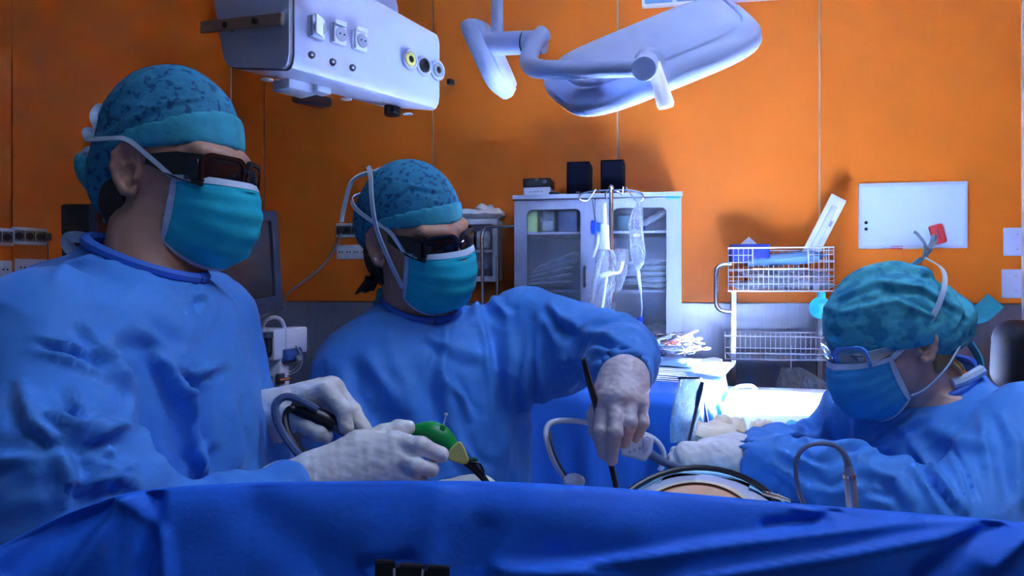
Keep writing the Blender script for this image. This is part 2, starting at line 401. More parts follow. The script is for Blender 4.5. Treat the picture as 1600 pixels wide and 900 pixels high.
for k, (pl, pr) in enumerate(((823, 907), (958, 1041))):
    gl = (cabw(pl, 400)-ca).dot(WT); gr = (cabw(pr, 400)-ca).dot(WT)
    dl, dr = (0.002, cw*.492) if k == 0 else (cw*.496, cw-.002)
    dm = (dl+dr)/2; gm = (gl+gr)/2
    d = MB(); zb = .14; zg0 = .35
    ring_prism(d, rrect(dr-dl, ztop-zb, .004, 5), rrect(gr-gl, zt-zg0, .025, 5, gm-dm, (zt+zg0)/2-(ztop+zb)/2), .02, ca+WT*dm+UP*((ztop+zb)/2-ca.z), WB)
    door = obj('cabinet_door', d, M_CABSTEEL, t)
    obj('glass_pane', MB().box(ca+WT*gm+UP*((zt+zg0)/2-ca.z)+IN*.012, (gr-gl+.02, .004, zt-zg0+.02), WB), M_GLASS, door, smooth=False)
    if k == 0:
        p = cabw(914, 432); obj('handle', MB().tube([p+UP*.04, p+UP*.04+WN*.025, p-UP*.04+WN*.025, p-UP*.04], .006, 8, smooth=3), M_DKGREY, door)
obj('maker_plate', MB().box(cabw(1051, 306, .002)-UP*.004, (.062, .003, .018), WB), M_CYAN, t, smooth=False)
obj('drawn_line', MB().box(cabw(934, 306, .002)-UP*.02, (.002, .002, .01), WB), M_DKGREY, t, smooth=False)
def incab(px, z, depth): 
    q = cabw(px, 400, -depth); q.z = z; return q
def pack(name, px, z, depth, size, m, label, cat, tilt=0.0, group=None, bev=.006):
    c = incab(px, z, depth)+UP*(size[2]/2)
    return obj(name, MB().box(c, size, WB @ Matrix.Rotation(tilt, 3, 'Y'), bev), m, label=label, cat=cat, group=group)
z3, z2, z1_ = shz[0]+.006, shz[1]+.006, shz[2]+.006
pack('storage_box', 834, z3, .12, (.055, .12, .12), mat('yellow green card', (.42, .60, .20), .6), 'yellow-green box on upper left cabinet shelf', 'box')
t = thing('clear_jar', 'clear plastic tub next to yellow-green box in cabinet', 'jar', incab(858, z3, .12))
obj('tub', MB().box(incab(858, z3, .12)+UP*.055, (.075, .12, .11), WB, .01), M_CLEAR, t); obj('contents', MB().box(incab(858, z3, .12)+UP*.03, (.06, .1, .055), WB, .012), M_GREY, t)
pack('storage_box', 889, z3, .12, (.095, .14, .12), mat('navy box', (.02, .06, .22), .4), 'navy blue box at right of the upper left cabinet shelf', 'box')
M_PKG = mat('sterile pouch', (.42, .50, .68), .35, bump=.5, bscale=25, noise=.2, nscale=20)
def pouch(c, size, B, label, group=None, m=None, name='wrapped_pack', cat='sterile pack', seed=0):
    """a soft sealed pouch: pillow with crimped edges"""
    rnd = random.Random(seed); G = []; nx, ny = 13, 9
    for sgn in (1, -1):
        g = []
        for j in range(ny):
            row = []
            for i in range(nx):
                u = i/(nx-1)*2-1; v = j/(ny-1)*2-1
                th = (max(0, 1-u**6)*max(0, 1-v**6))**.5
                w = mnoise.noise(Vector((u*2.3+seed*7, v*2.3, sgn*2)))
                row.append(Vector(c)+B @ Vector((u*size[0]/2, v*size[1]/2, sgn*size[2]/2*th*(.8+.5*w)+.15*size[2]*mnoise.noise(Vector((u*3, v*3, seed*3.1))))))
            g.append(row)
        G.append(g)
    mb = MB(); mb.grid(G[0]); mb.grid(G[1])
    return obj(name, mb, m or M_PKG, label=label, cat=cat, group=group, angle=60)
PB = WB @ Matrix.Rotation(math.radians(-20), 3, 'Y')
for k in range(5):
    pouch(incab(858+k*3, z2+.03+.027*k, .13+.01*(k % 2)), (.24, .2, .03), WB @ Matrix.Rotation(math.radians(-4-4.5*k), 3, 'Y'),
          ['lowest pouch of the slanting stack on left middle cabinet shelf', 'second pouch from bottom of the left slanting cabinet stack', 'middle pouch of the left slanting cabinet stack', 'second pouch from top of left slanting cabinet stack', 'topmost pouch of the slanting stack on left middle cabinet shelf'][k], 'sterile pouches on left cabinet shelf', seed=k)
for k in range(5):
    pouch(incab(1005+k*2, z2+.025+.026*k, .13), (.23, .2, .028), WB @ Matrix.Rotation(math.radians(2-1.5*k), 3, 'Y'),
          ['lowest flat pouch stacked on right middle cabinet shelf', 'second pouch from bottom in right cabinet stack', 'middle pouch in right flat cabinet stack', 'second pouch from top in right cabinet stack', 'topmost flat pouch on right middle cabinet shelf'][k], 'sterile pouches on right cabinet shelf', seed=k+9)
pouch(incab(1020, z3+.06, .10), (.15, .12, .03), WB @ Matrix.Rotation(math.radians(-28), 3, 'Y'), 'tilted clear pouch on upper right cabinet shelf', seed=21)
pack('storage_box', 977, z3, .12, (.075, .12, .075), mat('dark teal', (.03, .12, .2), .4), 'dark teal box on upper right cabinet shelf behind drip stand', 'box')
pack('storage_box', 1000, z3, .16, (.05, .1, .06), M_BLUEB, 'small blue box on upper right cabinet shelf behind drip bag', 'box')
pack('storage_box', 1003, z1_, .12, (.2, .2, .10), M_BLUEB, 'bright blue pack on the lower right cabinet shelf', 'box')
pouch(incab(1010, z1_+.13, .12), (.2, .2, .04), PB, 'clear pouch over blue pack on lower right cabinet shelf', seed=31, m=M_CLEAR)
pack('storage_box', 870, z1_, .14, (.26, .2, .12), mat('dim blue carton', (.10, .18, .38), .6), 'dull blue carton on lower left cabinet shelf', 'box')

# on top of the cabinet
ct = ch+.002
def oncab(px, depth): q = cabw(px, 300, -depth); q.z = ct; return q
def speaker(px, w, h, lab):
    o = oncab(px, .17); t = thing('loudspeaker', lab, 'loudspeaker', o, 'loudspeakers on the cabinet')
    obj('enclosure', MB().box(o+UP*(h/2), (w, .17, h), WB, .004, 1), M_BLACKM, t)
    g = obj('grille', MB().box(o+UP*(h/2)+WN*.088, (w-.012, .01, h-.012), WB, .003, 1), mat('speaker cloth', (.004, .005, .016), .9, spec=.1, bump=.4, bscale=900), t)
    obj('badge', MB().box(o+UP*.018+WN*.0935, (.02, .002, .004), WB), M_GREY, t, smooth=False)
speaker(906, .112, .168, 'left one of two black bookshelf loudspeakers atop steel cabinet')
speaker(958, .112, .172, 'right one of two black bookshelf loudspeakers atop steel cabinet')
o = oncab(842, .12); t = thing('radio', 'small black and silver hi-fi receiver on cabinet left end', 'radio', o)
obj('lower_deck', MB().box(o+UP*.022, (.132, .14, .044), WB, .003, 1), M_WHITE, t); obj('upper_deck', MB().box(o+UP*.066, (.136, .145, .042), WB, .003, 1), M_BLACK, t)
obj('knob', MB().lathe(o+UP*.068+WT*.04+WN*.073, [(.011, 0), (.010, .01)], WN, 14), M_DKGREY, t)
for k in range(4): obj('button', MB().box(o+UP*.022+WT*(-.03+.018*k)+WN*.071, (.01, .003, .005), WB), M_GREY, t, smooth=False)
obj('badge', MB().box(o+UP*.08+WN*.073, (.02, .002, .004), WB), M_WHITE, t, smooth=False)
o = oncab(866, .02); t = thing('remote_control', 'flat black remote control lying on cabinet before receiver', 'remote', o)
obj('body', MB().box(o+UP*.007, (.05, .03, .014), WB, .005), M_BLACK, t); obj('button', MB().box(o+UP*.0145, (.02, .008, .002), WB), M_GREY, t)
# ================================================================ CEILING SUPPLY PENDANT (top left)
pz = 2.1415
pl, pr = Vector((-.538, 1.90, pz)), Vector((-.2145, 2.34, pz))
pa = (pr-pl).normalized(); pu = Vector((-pa.y, pa.x, 0)); pn = -pu; plen = (pr-pl).length
PBS = basis(pa, pu, UP)
def onp(px, py, off=0.0): return on_plane(px, py, pn, pn.dot(pl), off)
def onend(px, py, off=0.0): return on_plane(px, py, -pa, (-pa).dot(pl), off)
t = thing('supply_pendant', 'white ceiling supply pendant with power and gas outlets, above left surgeon', 'supply pendant', pl+pa*plen/2+pu*.18)
# rounded housing section in (u, z), swept along the long axis
prof = [(0.0, .33), (0.0, .20), (0.0, .035), (.004, .016), (.012, .005), (.026, .001), (.12, .018), (.235, .040), (.262, .050), (.278, .068), (.36, .40), (.02, .42), (.004, .40)]
prof = [(0.0, .262), (0.0, .20), (0.0, .035), (.004, .016), (.012, .005), (.026, .001), (.12, .018), (.235, .040), (.262, .050), (.278, .068), (.335, .27), (.32, .31), (.03, .30), (.008, .285)]
prof2 = [(u, z*(.205/.262) if u < .02 and z > .1 else z) for u, z in prof]
n = len(prof); v = []; f = []
rows = [(0.0, 1.0, 0), (0.004, 1.0, 0), (plen-.012, 1.0, 1), (plen, .94, 1)]
for (s, k, q) in rows:
    for (u, z) in prof:
        zz = .12+(z-.12)*k; uu = .15+(u-.15)*k
        if q: zz = min(zz, .30-.35*0.0)*(.80 if z > .15 else 1) + 0
        v.append(pl+pa*s+pu*uu+UP*zz)
for r in range(len(rows)-1):
    for i in range(n):
        a, b = r*n+i, r*n+(i+1) % n; f.append((a, b, b+n, a+n))
f += [tuple(range(n)), tuple(range(len(v)-1, len(v)-n-1, -1))]
obj('housing', MB().add(v, f), M_LAV, t, angle=35)
# recessed-looking end cap with a dark gasket
mb = MB(); cu_, cz_ = .155, .15
def endpoly(k): return [(cu_+(u-cu_)*k, cz_+(z-cz_)*k) for u, z in prof]
EB = basis(pu, -pa, UP)
obj('gasket', MB().prism(endpoly(1.012), .003, pl-pa*.001, EB), M_DKGREY, t)
obj('end_cap', MB().prism(endpoly(.985), .012, pl-pa*.003, EB), mat('pendant end grey', (.44, .48, .64), .45), t)
# rail clamped to the end cap
r0, r1 = onend(315, 43, .045), onend(441, 30, .035); rd = (r1-r0).normalized(); rb = basis(rd, pa, rd.cross(pa)*-1)
rail = obj('rail', MB().box((r0+r1)/2, ((r1-r0).length, .010, .030), basis(rd, pa, rd.cross(pa)), .001, 1), mat('worn brass steel', (.34, .30, .27), .35, .8), t, smooth=False)
for px, py in ((352, 39), (398, 33)):
    obj('bolt_hole', MB().lathe(onend(px, py, .046), [(.0085, 0), (.0085, .004)], -pa, 16), M_BLACK, rail)
for px, py in ((372, 48), (416, 42)):
    obj('spacer', MB().lathe(onend(px, py, .0), [(.007, 0), (.007, .034)], -pa, 12), M_DKGREY, t)
# three power sockets with hinged covers
for k, (px, py) in enumerate(((494, 44), (528, 54), (561, 64))):
    c = onp(px, py, .004)
    s_ = obj('socket', MB().box(c, (.05, .016, .056), PBS, .006, 2), M_WHITE, t)
    obj('socket_well', MB().lathe(c+pn*.009+pa*.004, [(.019, 0), (.019, .002), (.016, .003)], pn, 20), mat('socket shade', (.34, .38, .52), .5), s_)
    obj('frame_edge', MB().box(c+pn*.010-pa*.022, (.004, .006, .05), PBS), mat('socket shade', (.34, .38, .52), .5), s_, smooth=False)
    for q in (-1, 1): obj('pin_hole', MB().lathe(c+pn*.0125+pa*(.004+q*.007), [(.0025, 0), (.0025, .001)], pn, 8), M_BLACK, s_)
    lid = obj('socket_cover', MB().box(c+pn*(.022 if k == 0 else .012)+UP*(.0 if k == 0 else .027)-pa*(.008 if k == 0 else 0), (.04, .005, .05 if k == 0 else .014), PBS @ frame(.45 if k == 0 else 0), .002, 1), M_WHITE, t)
for px, py in ((486, 86), (519, 97), (550, 106)):
    j = obj('equipotential_pin', MB().lathe(onp(px, py, 0), [(.0095, 0), (.0095, .004), (.006, .004), (.006, .010), (.003, .011)], pn, 14), M_DKGREY, t)
    obj('pin_tip', MB().lathe(onp(px+1, py, .009), [(.0035, 0), (.0035, .003)], pn, 10), M_LAV, j)
for px, py, mm in ((639, 93, M_YEL), (661, 103, M_BLACK), (682, 110, M_GREY)):
    g = obj('gas_outlet', MB().lathe(onp(px, py, 0), [(.031, 0), (.031, .006), (.027, .010), (.022, .010), (.021, .006), (.005, .006)], pn, 28), M_LAV, t)
    obj('coloured_ring', MB().lathe(onp(px, py, .006), [(.020, 0), (.020, .008), (.016, .011), (.011, .011), (.010, .004)], pn, 24), mm, g)
    obj('valve', MB().lathe(onp(px+1, py, .008), [(.010, 0), (.010, .006), (.006, .007)], pn, 16), M_BLACK, g)
# underside fittings
def under(px, py, dz=0.0):
    r = Vector(((px-800)/F, 1, (450-py)/F)); k = (pz+.02+dz-CZ)/r.z; return Vector((r.x*k, k, pz+.02+dz))
q = under(462, 134)
obj('outlet_block', MB().box(q+UP*-.006, (.10, .075, .03), PBS, .004, 2), M_WHITE, t); obj('plug', MB().box(under(500, 137)-UP*.006, (.05, .04, .024), PBS, .004), M_WHITE, t)
obj('lens_block', MB().box(under(498, 152)-UP*.004+pu*.03, (.11, .06, .03), PBS, .010), M_SMOKE, t)
obj('knob', MB().lathe(under(613, 168)+UP*.004, [(.026, 0), (.026, -.026), (.022, -.03)], UP, 24), M_BLACK, t)
obj('small_clip', MB().box(onp(700, 127, -.03)+pa*.012, (.02, .014, .016), PBS), M_BLACK, t, smooth=False)
for px, py in ((421, 117), (545, 148), (641, 172)): obj('cover_disc', MB().lathe(under(px, py)-UP*.010+pu*.01, [(.016, 0), (.016, -.003)], UP, 18), M_WHITE, t)
obj('arm_column', MB().lathe(pl+pa*.27+pu*.17+UP*.25, [(.11, 0), (.11, .25), (.075, .30), (.075, CEIL_Z-pz-.25)], UP, 28), M_LAV, t)
obj('brake_drum', MB().lathe(onp(572, 14, -.16), [(.0, -.05), (.085, -.05), (.09, -.04), (.09, .04), (.085, .05), (0, .05)], pn, 28), M_LAV, t)

# ================================================================ SURGICAL LAMP (top centre)
lc = P(1016, 84, 2.25); aim = Vector((.35, .5, -.79)).normalized()
lx = Vector((.93, -.08, .36)); lx = (lx-aim*lx.dot(aim)).normalized(); ly = lx.cross(-aim).normalized()
t = thing('surgical_lamp', 'white surgical lamp with jointed arm and two heads, lighting the table', 'surgical lamp', (P(777, 0, 2.45).x, 2.45, CEIL_Z))
M_LAMP = mat('lamp housing', (.44, .52, .80), .38)
M_LENS = mat('lamp lens glow', (.75, .86, 1.0), .3, emit=6.0)
M_HANDLE = mat('frosted handle', (.85, .88, .92), .5, emit=0.25)
def lamp_head(c, X, Y, A, ax, ay, th, lit):
    """shallow rounded dish: A = aim; back panel stepped in"""
    def outline(k): 
        o = []
        for i in range(40):
            a = 2*PI*i/40; e = 2/4.2
            x = abs(math.cos(a))**e*math.copysign(1, math.cos(a)); y = abs(math.sin(a))**e*math.copysign(1, math.sin(a))
            o.append((x*ax*k*(1-.10*y), y*ay*k))
        return o
    def stack(layers):
        v = []; f = []
        for k, h in layers: v += [c+X*x+Y*y-A*h for x, y in outline(k)]
        for i in range(len(layers)-1):
            for j in range(40): a, b = i*40+j, i*40+(j+1) % 40; f.append((a, b, b+40, a+40))
        f += [tuple(range(40)), tuple(range(len(v)-1, len(v)-41, -1))]
        return MB().add(v, f)
    h = obj('lamp_head', stack([(.92, -th*.55), (.97, -th*.53), (.995, -th*.40), (1.0, -th*.1), (.985, th*.05), (.90, th*.40), (.87, th*.46), (.855, th*.38)]), M_LAMP, t, angle=50)
    obj('back_panel', stack([(.85, th*.2), (.84, th*.50), (.82, th*.58), (.60, th*.66), (.3, th*.70)]), M_LAMP, h, angle=50)
    obj('lens', stack([(.90, -th*.55), (.88, -th*.48)]), M_LENS if lit else M_WHITE, h)
    return h
h = lamp_head(lc, lx, ly, aim, .305, .245, .075, True)
lp = P(1007, 106, 1.97)
obj('pivot', MB().lathe(lp, [(.0, -.02), (.030, -.02), (.032, -.015), (.032, .11), (.036, .115), (.036, .17)], (lc-lp).normalized(), 24), M_LAMP, t)
obj('handle', MB().tube([P(1020, 100, 2.03), P(1030, 130, 2.05), P(1040, 163, 2.07), P(1041, 168, 2.07)], [.020, .021, .024, .020], 16), M_HANDLE, t)
obj('handle_mount', MB().lathe(P(1018, 102, 2.06), [(.035, -.02), (.035, .02)], (0, 1, 0), 20), M_LAMP, t)
obj('arm', MB().tube([P(850, 52, 2.42), P(836, 66, 2.40), P(828, 85, 2.36), P(826, 98, 2.3), P(838, 107, 2.2), P(870, 109, 2.12), P(930, 108, 2.05), P(1000, 106, 1.98)], [.028, .028, .028, .028, .028, .026, .024, .024], 14, smooth=5), M_LAMP, t)
obj('joint_tube', MB().tube([P(752, 69, 2.52), P(818, 67, 2.45)], .037, 20), M_LAMP, t)
obj('joint_ring', MB().tube([P(818, 67, 2.45), P(821, 67, 2.447)], .0345, 20), M_DKGREY, t)
obj('joint_end', MB().tube([P(821, 67, 2.447), P(850, 65.5, 2.42)], .037, 20), M_LAMP, t)
pt = P(777, 62, 2.5); obj('drop_pole', MB().tube([pt, Vector((pt.x, pt.y, CEIL_Z-.05))], .0195, 16), M_LAMP, t)
obj('ceiling_flange', MB().lathe((pt.x, pt.y, CEIL_Z-.001), [(.12, 0), (.12, -.03), (.05, -.08)], UP, 24), M_LAMP, t)
a2 = Vector((-.88, .28, -.40)).normalized(); x2 = Vector((.40, 0, -.9)); x2 = (x2-a2*x2.dot(a2)).normalized(); y2 = x2.cross(-a2).normalized()
lamp_head(P(765, 88, 2.58), x2, y2, a2, .135, .12, .055, False)
sd = bpy.data.lights.new('lamp_beam', 'SPOT'); sd.energy = SPOT_W; sd.color = LAMP_COL; sd.spot_size = math.radians(24); sd.spot_blend = 0.3; sd.shadow_soft_size = 0.05
so = bpy.data.objects.new('lamp_beam', sd); COL.objects.link(so); so.location = lc+aim*.06
so.rotation_euler = (P(1200, 622, 2.45)-so.location).to_track_quat('-Z', 'Y').to_euler(); so.parent = t; so.matrix_parent_inverse = Matrix.Translation(-t.location)

# ================================================================ DRIP STAND before the cabinet
DI = 2.95
t = thing('drip_stand', 'slim steel drip stand with looped top hooks before glazed cabinet', 'drip stand', P(955, 450, DI)*1); t.location.z = 0
p0 = P(955, 293, DI); base = Vector((p0.x, p0.y, 0))
obj('pole', MB().tube([Vector((p0.x, p0.y, P(0, 478, DI).z)), p0], .0085, 12), M_CHROME, t)
obj('lower_pole', MB().tube([base+UP*.09, Vector((p0.x, p0.y, P(0, 474, DI).z))], .0125, 12), M_CHROME, t)
obj('height_clamp', MB().tube([Vector((p0.x, p0.y, P(0, 492, DI).z)), Vector((p0.x, p0.y, P(0, 472, DI).z))], .016, 12), M_DKGREY, t)
obj('top_cap', MB().sphere(p0, .011), M_CHROME, t)
for hk in ([(955, 297), (925, 299), (907, 304), (906, 311), (913, 314), (920, 312), (931, 296)], [(955, 297), (988, 298), (1003, 303), (1005, 311), (1000, 315), (992, 311), (978, 293)],
           [(955, 296), (948, 299), (946, 306), (950, 312)], [(955, 296), (966, 300), (972, 304), (974, 292)]):
    obj('hook', MB().tube([P(x, y, DI+.02*(i % 2)*0) for i, (x, y) in enumerate(hk)], .0032, 6, smooth=5), M_CHROME, t)
obj('hub', MB().lathe(base+UP*.06, [(.05, 0), (.05, .03), (.02, .06)], UP, 20), M_CHROME, t)
for k in range(5):
    a = 2*PI*k/5+.3; e = base+Vector((math.cos(a)*.28, math.sin(a)*.28, .06))
    lg = obj('leg', MB().tube([base+UP*.075, e+UP*.01], [.014, .010], 8), M_CHROME, t)
    obj('castor', MB().lathe(e-UP*.03-Vector((math.sin(a), -math.cos(a), 0))*.01, [(.03, 0), (.03, .02)], (math.sin(a), -math.cos(a), 0), 16), M_BLACK, lg)
# crinkled drip bag on the right hook
def film_bag(name, pts, widths, d, m, label, cat, thick=.02, seed=0, group=None, parent=None, fs=1.0):
    G1, G2 = [], []; n = len(pts)
    pp, ww = spline([Vector((x, y, 0)) for x, y in pts], widths, 4)
    for j, (p, w) in enumerate(zip(pp, ww)):
        r1, r2 = [], []
        for i in range(11):
            u = i/10*2-1; b = (1-u*u)**.5*thick*min(1, w/12)
            nn = mnoise.noise(Vector((u*2.1*fs+seed, j*.35*fs, seed)))*.011+mnoise.noise(Vector((u*5*fs+seed, j*.9*fs, seed)))*.005
            r1.append(P(p.x+u*w, p.y, d-b+nn)); r2.append(P(p.x+u*w, p.y, d+b+.004+nn))
        G1.append(r1); G2.append(r2)
    mb = MB(); mb.grid(G1); mb.grid(G2); return obj(name, mb, m, parent, label, cat, group, angle=80)
bag = film_bag('drip_bag', [(998, 314), (997, 328), (993, 350), (995, 372), (997, 395), (997, 412), (996, 422)], [2, 8, 12, 11, 12, 9, 2], DI-.01, M_CLEAR, 'crinkled clear drip bag hanging from right hook of stand', 'drip bag', seed=3, thick=.018)
obj('drip_chamber', MB().tube([P(997, 420, DI), P(998, 432, DI), P(999, 438, DI), P(1001, 455, DI), P(1001, 460, DI)], [.004, .008, .006, .006, .003], 10), M_TUBE, bag)
obj('drip_line', MB().tube([P(1001, 458, DI), P(1003, 480, DI), P(1002, 500, DI), P(1004, 560, DI), P(1004, 700, DI)], .0028, 6, smooth=3), M_TUBE, bag)
obj('roller_clamp', MB().box(P(1001, 505, DI), (.022, .016, .05), None, .004), M_BLUEB, bag)
# suction canister, tubing and clear drapes on the left hook
t = thing('suction_canister', 'clear canister with blue lid knob hanging left of stand pole', 'canister', P(945, 385, DI-.03))
obj('hanger', MB().tube([P(926, 312, DI-.02), P(928, 330, DI-.02), P(930, 345, DI-.02)], .0025, 6), M_DKGREY, t)
obj('knob', MB().lathe(P(929, 355, DI-.03), [(.026, -.012), (.028, -.008), (.028, .006), (.018, .010), (.018, .024)], (1, -.25, 0), 20), M_BLUEB, t)
obj('cylinder', MB().tube([P(944, 318, DI-.03), P(944, 350, DI-.03), P(944, 352, DI-.03), P(944, 390, DI-.03)], [.008, .010, .018, .022], 16), M_TUBE, t)
obj('hose', MB().tube([P(944, 388, DI-.03), P(940, 400, DI-.04), P(932, 430, DI-.05), P(926, 470, DI-.05), P(922, 520, DI-.05), P(922, 640, DI-.05)], .0075, 8, smooth=4), M_TUBE, t)
obj('inlet_tube', MB().tube([P(936, 366, DI-.03), P(934, 380, DI-.04), P(929, 395, DI-.04), P(927, 402, DI-.04)], .006, 8, smooth=4), M_WHITE, t)
film_bag('drainage_bag', [(949, 390), (947, 410), (942, 440), (938, 470), (935, 500), (934, 540)], [10, 16, 18, 18, 18, 16], DI-.06, M_CLEAR, 'long clear plastic bag hanging behind middle surgeon\'s raised arm', 'plastic bag', seed=8, thick=.015)
film_bag('drainage_bag', [(972, 388), (970, 405), (966, 430), (962, 455), (961, 462)], [10, 13, 13, 7, 2], DI+.05, M_CLEAR, 'short clear pouch hanging right behind the drip pole', 'plastic bag', seed=12, thick=.012)
fl = thing('giving_set', 'white tube set hanging across the clear bags on drip stand', 'tube set', P(960, 430, DI-.09))
obj('tube', MB().tube([P(973, 408, DI-.09), P(968, 425, DI-.09), P(950, 428, DI-.09), P(947, 440, DI-.09), P(943, 470, DI-.09), P(938, 500, DI-.09)], .0055, 8, smooth=4), M_WHITE, fl)
obj('connector', MB().tube([P(937, 432, DI-.09), P(955, 426, DI-.09)], .011, 10), M_TUBE, fl)

# ================================================================ WIRE BASKET TROLLEY (right)
DT = 3.5
tn = WN.dot(P(1220, 420, DT))
def ont(px, py, off=0.0): return on_plane(px, py, WN, tn, off)
def onz(px, z, off=0.0): q = ont(px, 450, off); q.z = z; return q
t = thing('basket_trolley', 'chrome wire basket trolley with two baskets against the wall', 'trolley', onz(1220, 0, -.15))
def wires(segs, r=.0022, n=5):
    mb = MB()
    for s_ in segs: mb.tube(s_, r, n)
    return mb
za, zb_ = ont(1220, 387).z, ont(1220, 455).z
L_, R_ = 1138, 1303; BD = -.30
bk = obj('upper_basket', wires([[onz(L_, za), onz(R_, za), onz(R_, za, BD), onz(L_, za, BD), onz(L_, za)], [onz(L_, zb_), onz(R_, zb_), onz(R_, zb_, BD), onz(L_, zb_, BD), onz(L_, zb_)],
    [onz(1176, ont(1220, 420).z), onz(1263, ont(1220, 420).z)], [onz(1176, za), onz(1176, ont(0, 420).z)], [onz(1263, za), onz(1263, ont(0, 420).z)]], .0036, 6), M_WIRE, t)
sg = []
for k in range(1, 21):
    px = L_+(R_-L_)*k/21; cut = 1176 < px < 1263
    sg.append([onz(px, zb_), onz(px, ont(0, 420).z if cut else za)])
for k in range(1, 6):
    z = zb_+(za-zb_)*k/6
    if z > ont(0, 420).z: sg += [[onz(L_, z), onz(1176, z)], [onz(1263, z), onz(R_, z)]]
    else: sg.append([onz(L_, z), onz(R_, z)])
obj('front_wires', wires(sg), M_WIRE, bk)
obj('back_wires', wires([[onz(L_+(R_-L_)*k/14, zb_, BD), onz(L_+(R_-L_)*k/14, za, BD)] for k in range(15)]+[[onz(L_, zb_+(za-zb_)*k/4, BD), onz(R_, zb_+(za-zb_)*k/4, BD)] for k in range(1, 4)]), M_WIRE, bk)
for px in (L_, R_): obj('side_wires', wires([[onz(px, zb_+(za-zb_)*k/6), onz(px, zb_+(za-zb_)*k/6, BD)] for k in range(1, 6)]+[[onz(px, zb_, BD*k/8), onz(px, za, BD*k/8)] for k in range(1, 8)]), M_WIRE, bk)
obj('bottom_wires', wires([[onz(L_+(R_-L_)*k/24, zb_), onz(L_+(R_-L_)*k/24, zb_, BD)] for k in range(25)]), M_WIRE, bk)
zc, zd = ont(0, 512).z, ont(0, 541).z; L2, R2 = 1133, 1306; off2 = .05
lk = obj('lower_basket', wires([[onz(L2, z, o1), onz(R2, z, o1)] for z in (zc, zd) for o1 in (off2, BD)]+[[onz(x, z, off2), onz(x, z, BD)] for x in (L2, R2) for z in (zc, zd)], .0036, 6), M_WIRE, t)
obj('front_wires', wires([[onz(L2+(R2-L2)*k/22, zd, off2), onz(L2+(R2-L2)*k/22, zc, off2)] for k in range(23)]+[[onz(L2, (zc+zd)/2, off2), onz(R2, (zc+zd)/2, off2)], [onz(L2, zd+(zc-zd)*.25, off2), onz(R2, zd+(zc-zd)*.25, off2)]]), M_WIRE, lk)
obj('back_wires', wires([[onz(L2+(R2-L2)*k/22, zd, BD), onz(L2+(R2-L2)*k/22, zc, BD)] for k in range(23)]), M_WIRE, lk)
for px in (L2, R2): obj('side_wires', wires([[onz(px, zd, off2+(BD-off2)*k/8), onz(px, zc, off2+(BD-off2)*k/8)] for k in range(1, 8)]), M_WIRE, lk)
obj('tray_sheet', MB().box((onz(L2, zd)+onz(R2, zd, -.25))/2-UP*.004, ((onz(R2, zd)-onz(L2, zd)).length-.01, .34, .004), WB), M_CABSTEEL, lk, smooth=False)
for px in (1146, 1280):
    p = obj('post', MB().box((onz(px, 0, -.15)+onz(px, zb_, -.15))/2+UP*.03, (.026, .026, zb_-.06), WB, .003, 1), M_CHROME, t)
    obj('castor', MB().lathe(onz(px, .04, -.15), [(.04, -.012), (.04, .012)], WN, 18), M_BLACK, p)
    obj('foot_bar', MB().box(onz(px, .10, -.15), (.03, .40, .03), WB, .004, 1), M_CHROME, t)
for z in (.35,): obj('shelf', MB().box(onz(1213, z, -.15), (.42, .30, .02), WB, .003, 1), M_CABSTEEL, t)
obj('push_handle', MB().tube([ont(1143, 413, -.05), ont(1130, 413, -.05), ont(1121, 419, -.05), ont(1119, 430, -.05), ont(1119, 470, -.05), ont(1122, 481, -.05), ont(1130, 486, -.05), ont(1143, 487, -.05)], .011, 12, smooth=5), M_CHROME, t)
# things in and on the trolley
c = ont(1170, 389, -.10)
obj('storage_box', MB().box(c-UP*.02, (.175, .12, .08), WB, .004), mat('deep blue card', (.008, .03, .30), .5), label='deep blue carton in the upper trolley basket, left end', cat='box')
tc = ont(1170, 374, -.08)
obj('folded_card', MB().prism([(-.052, -.035), (0, .012), (.052, -.035), (.04, -.042), (-.04, -.042)], .02, tc, WB), M_WHITE, label='white folded paper peak on the deep blue carton', cat='paper')
for k, (px, py, w, h, mm, lab) in enumerate(((1222, 446, .47, .045, 'pp0', 'lowest pale pack lying in the upper trolley basket'), (1226, 430, .42, .05, 'pp1', 'clear wrapped bundle in the middle of the trolley basket stack'), (1222, 405, .36, .065, 'pp2', 'light blue wrapped pack topping the trolley basket stack'))):
    pouch(ont(px, py, -.14), (w, .22, h), WB @ Matrix.Rotation(math.radians((0, 2, -4)[k]), 3, 'Y'), lab, 'packs in the trolley basket', [M_PKG, M_CLEAR, M_LTBLUE][k], 'wrapped_pack', 'sterile pack', 40+k)
pouch(ont(1205, 440, -.03), (.2, .03, .04), WB, 'crumpled clear wrap at the front of trolley basket', 'packs in the trolley basket', M_CLEAR, 'wrapped_pack', 'sterile pack', 51)
q0, q1 = ont(1268, 392, -.10), ont(1304, 322, -.16)
ax = (q1-q0).normalized(); sb = basis(ax.cross(WN).normalized()*-1, -WN, ax)
t2 = thing('catheter_pack', 'long white blister pack leaning out of trolley basket', 'sterile pack', q0)
obj('backing_card', MB().box((q0+q1)/2, (.075, .006, (q1-q0).length+.10), sb, .002, 1), M_WHITE, t2)
obj('blister', MB().box((q0+q1)/2+WN*.008, (.028, .014, (q1-q0).length), sb, .006), M_LAV, t2)
obj('print_block', MB().box(q0+ax*.16+WN*.0045+ax.cross(WN)*.018, (.018, .001, .03), sb), M_GREY, t2, smooth=False)
t2 = thing('kidney_dish', 'round bright cyan plastic bowl hanging under trolley basket', 'bowl', ont(1281, 480, .02))
obj('bowl', MB().lathe(ont(1281, 481, -.02), [(.0, -.004), (.030, -.002), (.047, .010), (.050, .016), (.046, .016), (.030, .004), (0, .002)], WN, 28), M_CYAN, t2)
